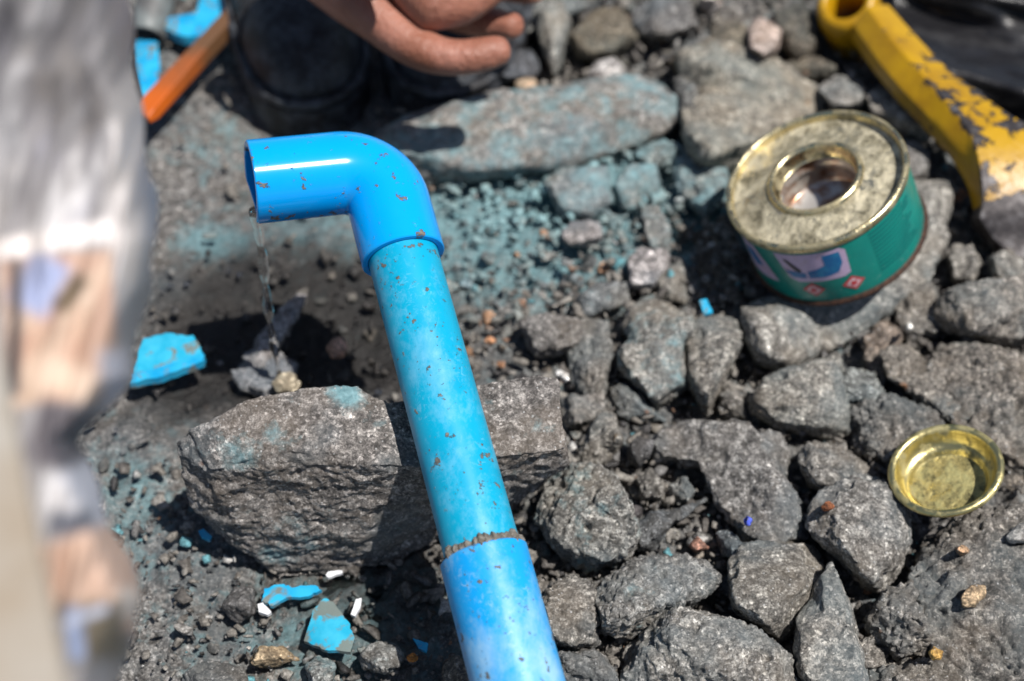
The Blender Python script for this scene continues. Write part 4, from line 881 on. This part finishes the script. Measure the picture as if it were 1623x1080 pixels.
# ------------------------------------------------------------------ dark rubber sheet at the upper right
def sheet(name, label, cat, gridfn, nu, nv, th, mat, off=0):
    V = [gridfn(i/(nu-1), j/(nv-1)) for j in range(nv) for i in range(nu)]; c = np.mean(V, axis=0); c[2] = min(v_[2] for v_ in V)
    F = [(j*nu+i, j*nu+i+1, (j+1)*nu+i+1, (j+1)*nu+i) for j in range(nv-1) for i in range(nu-1)]
    me = mesh(name, [v_-c for v_ in V], F); o = link(name, me, mat); o.location = c
    s = o.modifiers.new('t', 'SOLIDIFY'); s.thickness = th; s.offset = off
    if label: tag(o, label, cat)
    return o
M_BLK = plain('black_rubber', (.012, .012, .014), .38, noise_col=(.05, .05, .052), nscale=60, thr=(.5, .75), bump=.0012, bscale=120)
def fn(u, v):
    x = 1415+u*330; y = -60+v*250+u*95-(1-u)*30
    p = P(x, y, 0); q = np.array([[u*1.2, v*3.6+u*.8, .3]])
    z = .010+.012*float(fbm(q, 3)[0]+.4)+.006*math.sin(v*11+u*3)
    return P(x, y, max(.003, z))
sheet('rubber_sheet', 'black rubbery folded sheet behind the yellow tool at the upper right', 'sheet', fn, 60, 60, .0015, M_BLK)

# ------------------------------------------------------------------ person: boots, trouser and hands
person = empty('person', P(600, 40, 0)); tag(person, 'person in black boots crouching at the top edge with cupped bare hands', 'person'); ppi = -person.location
M_BOOT = Mat('boot_rubber'); m = M_BOOT
c = m.mix(m.ramp(m.noise(130, 9, .7), [(.44, 0.0), (.62, .9)]), (.009, .009, .011), (.07, .078, .09)); m.put('Base Color', c); m.put('Roughness', .6); m.bump(m.noise(500, 5), .0005, .6); M_BOOT = m.m
def boot(tip, heading, L, W, H, name):
    """toe at tip, running away along heading"""
    hd = Vector((math.cos(heading), math.sin(heading), 0)); sd_ = Vector((-hd.y, hd.x, 0)); V, F = [], []; seg = 40
    st = [(0, .05, .22), (.012, .38, .42), (.04, .66, .60), (.09, .86, .76), (.17, .96, .88), (.27, 1, .96), (.40, .98, 1.05), (.52, .92, 1.1), (.64, .86, 1.15), (.76, .85, 1.3), (.9, .85, 1.6), (1.0, .8, 1.8)]
    for t, w_, h_ in st:
        for k in range(seg):
            a = 2*math.pi*k/seg; cx = math.cos(a); sz = math.sin(a)
            zz = H*h_*(sz if sz > 0 else sz*.0); x_ = math.copysign(abs(cx)**.72, cx)*W*w_
            V.append(Vector(tip)+hd*(t*L)+sd_*x_+Vector((0, 0, .009+max(0, zz)**1.0)))
    for i in range(len(st)-1):
        for k in range(seg): F.append((i*seg+k, i*seg+(k+1) % seg, (i+1)*seg+(k+1) % seg, (i+1)*seg+k))
    F += [tuple(range(seg))[::-1], tuple(range((len(st)-1)*seg, len(st)*seg))]
    b = link(name, mesh(name, [v_+ppi for v_ in V], F), M_BOOT, person); s = b.modifiers.new('s', 'SUBSURF'); s.levels = s.render_levels = 2
    # sole
    V, F = [], []
    ol = [(t, w_*1.04+.02) for t, w_, h_ in st]; out = [(t*L-.002, W*w_) for t, w_ in ol]
    ring = [(t, w_) for t, w_ in out]+[(t, -w_) for t, w_ in out[::-1]]
    for z in (-.004, .0005, .009, .0105):
        k_ = 1.0 if z < .01 else .96
        for t, w_ in ring: V.append(Vector(tip)+hd*t+sd_*w_*k_+Vector((0, 0, z)))
    n = len(ring)
    for i in range(3):
        for k in range(n): F.append((i*n+k, i*n+(k+1) % n, (i+1)*n+(k+1) % n, (i+1)*n+k))
    F += [tuple(range(n))[::-1], tuple(range(3*n, 4*n))]
    sme = mesh('sole', [v_+ppi for v_ in V], F); link('sole', sme, M_BOOT, b, smooth=False)
    # toe cap seam
    seam = []
    for i in range(41):
        a = math.pi*i/40; t = .20-.10*0; w_ = .972*W; seam.append(Vector(tip)+hd*(L*.17+.006*math.sin(a))+sd_*(math.copysign(abs(math.cos(a))**.72, math.cos(a))*w_)+Vector((0, 0, .009+H*.89*math.sin(a))))
    V, F = sweep([q+ppi for q in seam], [.0011]*41, 8, True); link('toe_seam', mesh('toe_seam', V, F), M_BOOT, b)
    # foxing strip
    fx = [Vector(tip)+hd*(t*L-.001)+sd_*W*(w_*1.0+.01)+Vector((0, 0, .0135)) for t, w_, h_ in st][::-1]+[Vector(tip)+hd*(t*L-.001)-sd_*W*(w_*1.0+.01)+Vector((0, 0, .0135)) for t, w_, h_ in st]
    V, F = sweep([q+ppi for q in fx], [.0022]*len(fx), 10, True); link('foxing', mesh('foxing', V, F), M_BOOT, b)
    return b
boot(P(506, 208, .0), R(103), .22, .0245, .030, 'boot')
boot(P(690, 190, .0), R(80), .22, .026, .019, 'boot')
# hands
def skin_mesh(chains, name):
    V, E, Rr = [], [], []; loc = {}
    for ch in chains:
        prev = None
        for key, r_ in ch:
            k = tuple(round(c_, 6) for c_ in key)
            if k not in loc: loc[k] = len(V); V.append(key); Rr.append(r_)
            i = loc[k]
            if prev is not None and (prev, i) not in E: E.append((prev, i))
            prev = i
    me = bpy.data.meshes.new(name); me.from_pydata([tuple(v_) for v_ in V], E, [])
    o = bpy.data.objects.new(name, me); COL.objects.link(o); sk = o.modifiers.new('skin', 'SKIN'); sk.use_smooth_shade = True
    for i, r_ in enumerate(Rr): me.skin_vertices[0].data[i].radius = (r_, r_)
    me.skin_vertices[0].data[0].use_root = True
    o.modifiers.new('sub', 'SUBSURF').levels = 2
    rm = o.modifiers.new('r', 'REMESH'); rm.mode = 'VOXEL'; rm.voxel_size = .0011
    sm_ = o.modifiers.new('sm', 'SMOOTH'); sm_.iterations = 5
    dg = bpy.context.evaluated_depsgraph_get(); out = bpy.data.meshes.new_from_object(o.evaluated_get(dg)); bpy.data.objects.remove(o)
    return out
def skinmat():
    m = Mat('skin'); c = m.mix(m.ramp(m.noise(55, 5, vec=m.obj), [(.35, 0.0), (.65, 1.0)]), (.26, .10, .06), (.38, .17, .12))
    m.put('Base Color', c); m.put('Roughness', .45); m.put('Subsurface Weight', .15); m.put('Subsurface Radius', (.004, .0015, .001)); m.put('Subsurface Scale', 1.0)
    m.bump(m.noise(150, 4, .6, dist=1.5), .0016, .6); m.bump(m.noise(520, 5), .0008, .6); return m.m
M_SKIN = skinmat()
def H3(px, py, z): return tuple(P(px, py, z))
def hand(chains, name):
    me = skin_mesh(chains, name); v = verts(me)+np.array(ppi); 
    setv(me, v); return link(name, me, M_SKIN, person)
# lower hand: edge of the palm low, little finger stretched to the right, the others above it and curled
w1 = (H3(430, -170, 0.0835), .020); k1 = (H3(520, -45, 0.0698), .0135)
pm = (H3(600, 30, 0.0626), .0085); pl = (H3(655, 75, 0.0593), .0078)
hand([[w1, k1, pm, pl, (H3(700, 92, 0.0588), .0066), (H3(740, 92, 0.0593), .0062), (H3(780, 84, 0.0604), .0060), (H3(812, 74, 0.0615), .0046)],
      [k1, (H3(610, -20, 0.0615), .0090), (H3(690, 10, 0.0520), .0072), (H3(740, 30, 0.0500), .0062), (H3(790, 40, 0.0520), .0056), (H3(826, 42, 0.0560), .0046)],
      [k1, (H3(620, -70, 0.0604), .0090), (H3(710, -50, 0.0520), .0072), (H3(770, -30, 0.0500), .0064), (H3(825, -18, 0.0520), .0058), (H3(858, -12, 0.0560), .0046)],
      [k1, (H3(600, -110, 0.0626), .0090), (H3(700, -110, 0.0560), .0072), (H3(770, -95, 0.0540), .0064), (H3(830, -80, 0.0560), .0050)],
      [k1, (H3(520, -120, 0.0753), .0085), (H3(580, -170, 0.0780), .0075), (H3(640, -190, 0.0780), .0060)]], 'hand')
# upper hand: heel of the palm low over the first, fingers to the upper right
w2 = (H3(560, -330, 0.1055), .020); k2 = (H3(600, -140, 0.0863), .0150)
p2_ = (H3(660, -40, 0.0758), .0135)
hand([[w2, k2, p2_, (H3(690, 5, 0.0703), .0115), (H3(735, 8, 0.0681), .0085), (H3(775, -22, 0.0692), .0068), (H3(812, -32, 0.0703), .0058), (H3(838, -22, 0.0703), .0046)],
      [p2_, (H3(740, -60, 0.0758), .0090), (H3(800, -85, 0.0769), .0070), (H3(850, -100, 0.0769), .0060), (H3(880, -100, 0.0758), .0048)],
      [p2_, (H3(730, -110, 0.0802), .0090), (H3(790, -150, 0.0813), .0070), (H3(840, -170, 0.0813), .0062), (H3(880, -175, 0.0802), .0048)],
      [k2, (H3(680, -170, 0.0863), .0090), (H3(740, -220, 0.0868), .0070), (H3(800, -245, 0.0857), .0055)],
      [k2, (H3(560, -80, 0.0890), .0085), (H3(590, -30, 0.0863), .0070), (H3(610, -8, 0.0835), .0056)]], 'hand')

# ------------------------------------------------------------------ near left: pale board and printed plastic bag
def board_mat():
    m = Mat('pale_board'); n = m.noise(26, 5, .6, vec=m.obj)
    c = m.mix(m.ramp(n, [(.42, 0.0), (.66, .8)]), (.36, .34, .305), (.27, .21, .145)); c = m.mix(m.ramp(m.noise(48, 3, vec=m.obj), [(.60, 0.0), (.68, 1.0)]), c, (.22, .09, .02))
    m.put('Base Color', c); m.put('Roughness', .7); m.bump(m.noise(200, 5), .0006, .5); return m.m
n0_, n1_ = PD(-45, 1150, .170), PD(-168, 400, .215)
dr = (n1_-n0_); tg = CAM[2]; u0 = Vector(n0_); dd = Vector(dr).normalized(); far = u0+dd*((0-u0.z)/dd.z) if dd.z < 0 else u0+dd*.6
wd = Vector(PD(120, 1150, .172))-u0; nn = dd.cross(wd).normalized()
print('board', u0, far, dd)
V = []
for p, k in ((u0-dd*.10, 1.0), (far, 1.2)):
    for a, b in ((-.9, 0), (1, 0), (1, -1), (-.9, -1)): V.append(p+wd*a*k+nn*(.009*b))
bb = far.copy(); bb.z = 0
me = mesh('board', [v_-bb for v_ in V], [(0, 1, 2, 3)[::-1], (4, 5, 6, 7), (0, 1, 5, 4), (1, 2, 6, 5), (2, 3, 7, 6), (3, 0, 4, 7)])
bm = bmesh.new(); bm.from_mesh(me); bmesh.ops.recalc_face_normals(bm, faces=bm.faces[:]); bm.to_mesh(me); bm.free()
o = link('board', me, board_mat(), smooth=False); o.location = bb; bv = o.modifiers.new('b', 'BEVEL'); bv.width = .0015; bv.segments = 3
tag(o, 'pale rust spotted board leaning close by at the lower left edge', 'board')
EDGE = [(-200, 190), (0, 205), (100, 214), (200, 226), (300, 244), (380, 250), (450, 238), (520, 222), (600, 208), (650, 168), (700, 128), (760, 150), (820, 172), (880, 205), (950, 226), (1000, 216), (1060, 190), (1200, 170)]
ey, ex = zip(*EDGE)
bag_uv = {}
def bagpt(px, py):
    q = np.array([[px/80.+py/400., py/330., .4]]); q2 = np.array([[px/45.+py/160., py/170., 2.4]])
    e = float(np.interp(py, ey, ex)); s_ = (e-px)/60.
    dep = .212-.007*float(fbm(q, 2, .45, ridge=True)[0])-.0025*float(fbm(q2, 2)[0])
    dep += .03*max(0, 1-s_)**2.2+.012*math.sin(py/190.)
    return PD(px, py, dep)
nu, nv = 110, 230
V, pix = [], []
for j in range(nv):
    py = -220+j/(nv-1)*1480; e = float(np.interp(py, ey, ex))+5*math.sin(py/23.)
    for i in range(nu):
        px = e-(i/(nu-1))**1.15*(e+260); V.append(bagpt(px, py)); pix.append((px, py))
pix = np.array(pix)
def quad(cx, cy, hw, hh, rot_, soft=8):
    c_, s_ = math.cos(rot_), math.sin(rot_); x = (pix[:, 0]-cx)*c_+(pix[:, 1]-cy)*s_; y = -(pix[:, 0]-cx)*s_+(pix[:, 1]-cy)*c_
    return sstep(soft, -soft, abs(x)-hw)*sstep(soft, -soft, abs(y)-hh)
q3 = np.concatenate([np.stack([pix[:, 0]/95.+pix[:, 1]/420., pix[:, 1]/240.], 1), np.full((len(pix), 1), .7)], 1)
col = np.tile(np.array([.30, .29, .29]), (len(pix), 1))
nz = fbm(q3, 4); nz2 = fbm(q3*1.9+4, 3)
def lay(mask, c_): 
    global col
    col = col*(1-mask[:, None])+np.array(c_)*mask[:, None]
lay(sstep(-.05, .3, nz), (.60, .59, .58)); lay(sstep(-.1, -.4, nz)*.4, (.17, .165, .17)); lay(sstep(.1, .35, nz2)*.3, (.42, .37, .31)); lay(sstep(.12, .35, -nz2)*.35, (.36, .36, .42))
lay(quad(205, 250, 34, 150, .05, 20)*sstep(-.25, .05, nz), (.62, .59, .56))                 # pale crinkled edge
lay(quad(95, 520, 88, 118, -.08), (.52, .35, .26))                                         # first printed picture
lay(quad(95, 520, 88, 118, -.08)*sstep(-.1, .15, nz2)*.7, (.62, .48, .36))
lay(quad(62, 450, 34, 46, .5, 14), (.36, .42, .62)); lay(quad(112, 465, 14, 34, .6, 12), (.13, .10, .06)); lay(quad(100, 600, 60, 26, .35, 18), (.72, .56, .43)); lay(quad(25, 520, 10, 110, 0.02, 8), (.10, .09, .09))
lay(quad(75, 382, 110, 16, -.17, 8), (.80, .76, .72))                                      # white frame of the print
lay(quad(115, 700, 70, 52, .3, 16), (.12, .11, .12)); lay(quad(185, 620, 22, 66, -.1, 16), (.60, .60, .66)); lay(quad(150, 790, 28, 60, -.55, 14), (.58, .60, .66))
lay(quad(112, 830, 36, 20, 0, 10), (.14, .15, .18)); lay(quad(150, 930, 72, 88, -.32, 10), (.66, .47, .36)); lay(quad(148, 1000, 50, 45, -.1, 12), (.20, .17, .12))
lay(quad(118, 1005, 14, 42, -.1, 8), (.38, .46, .66)); lay(quad(205, 955, 16, 24, -.2, 8), (.80, .70, .60)); lay(quad(130, 978, 45, 7, -.35, 6), (.62, .66, .78))
col = col*np.array([.86, .85, .87]); c0_ = np.mean(V, axis=0)
F = [(j*nu+i, j*nu+i+1, (j+1)*nu+i+1, (j+1)*nu+i) for j in range(nv-1) for i in range(nu-1)]
me = mesh('plastic_bag', [v_-c0_ for v_ in V], F)
ca = me.color_attributes.new('print', 'FLOAT_COLOR', 'POINT'); ca.data.foreach_set('color', np.concatenate([col, np.ones((len(col), 1))], 1).astype('f4').ravel())
m = Mat('printed_plastic'); m.put('Base Color', m.attr('print', 'GEOMETRY', 'Color')); m.put('Roughness', .5); m.put('Specular IOR Level', .35)
o = link('plastic_bag', me, m.m); o.location = c0_; s_ = o.modifiers.new('t', 'SOLIDIFY'); s_.thickness = .0006
tag(o, 'crumpled printed plastic sheeting hanging close to the camera on the left', 'plastic sheet')
print({n: sum(len(o.data.loop_triangles) or len(o.data.polygons)*2 for o in bpy.data.objects if o.type == 'MESH' and o.name.split('.')[0] == n) for n in ('ground', 'gravel', 'boulder', 'hand')}, sum(len(m_.polygons)*2 for m_ in SP)); print('ROCK TRIS', tri_total, 'total', sum(len(o.data.polygons)*2 for o in bpy.data.objects if o.type == 'MESH'))
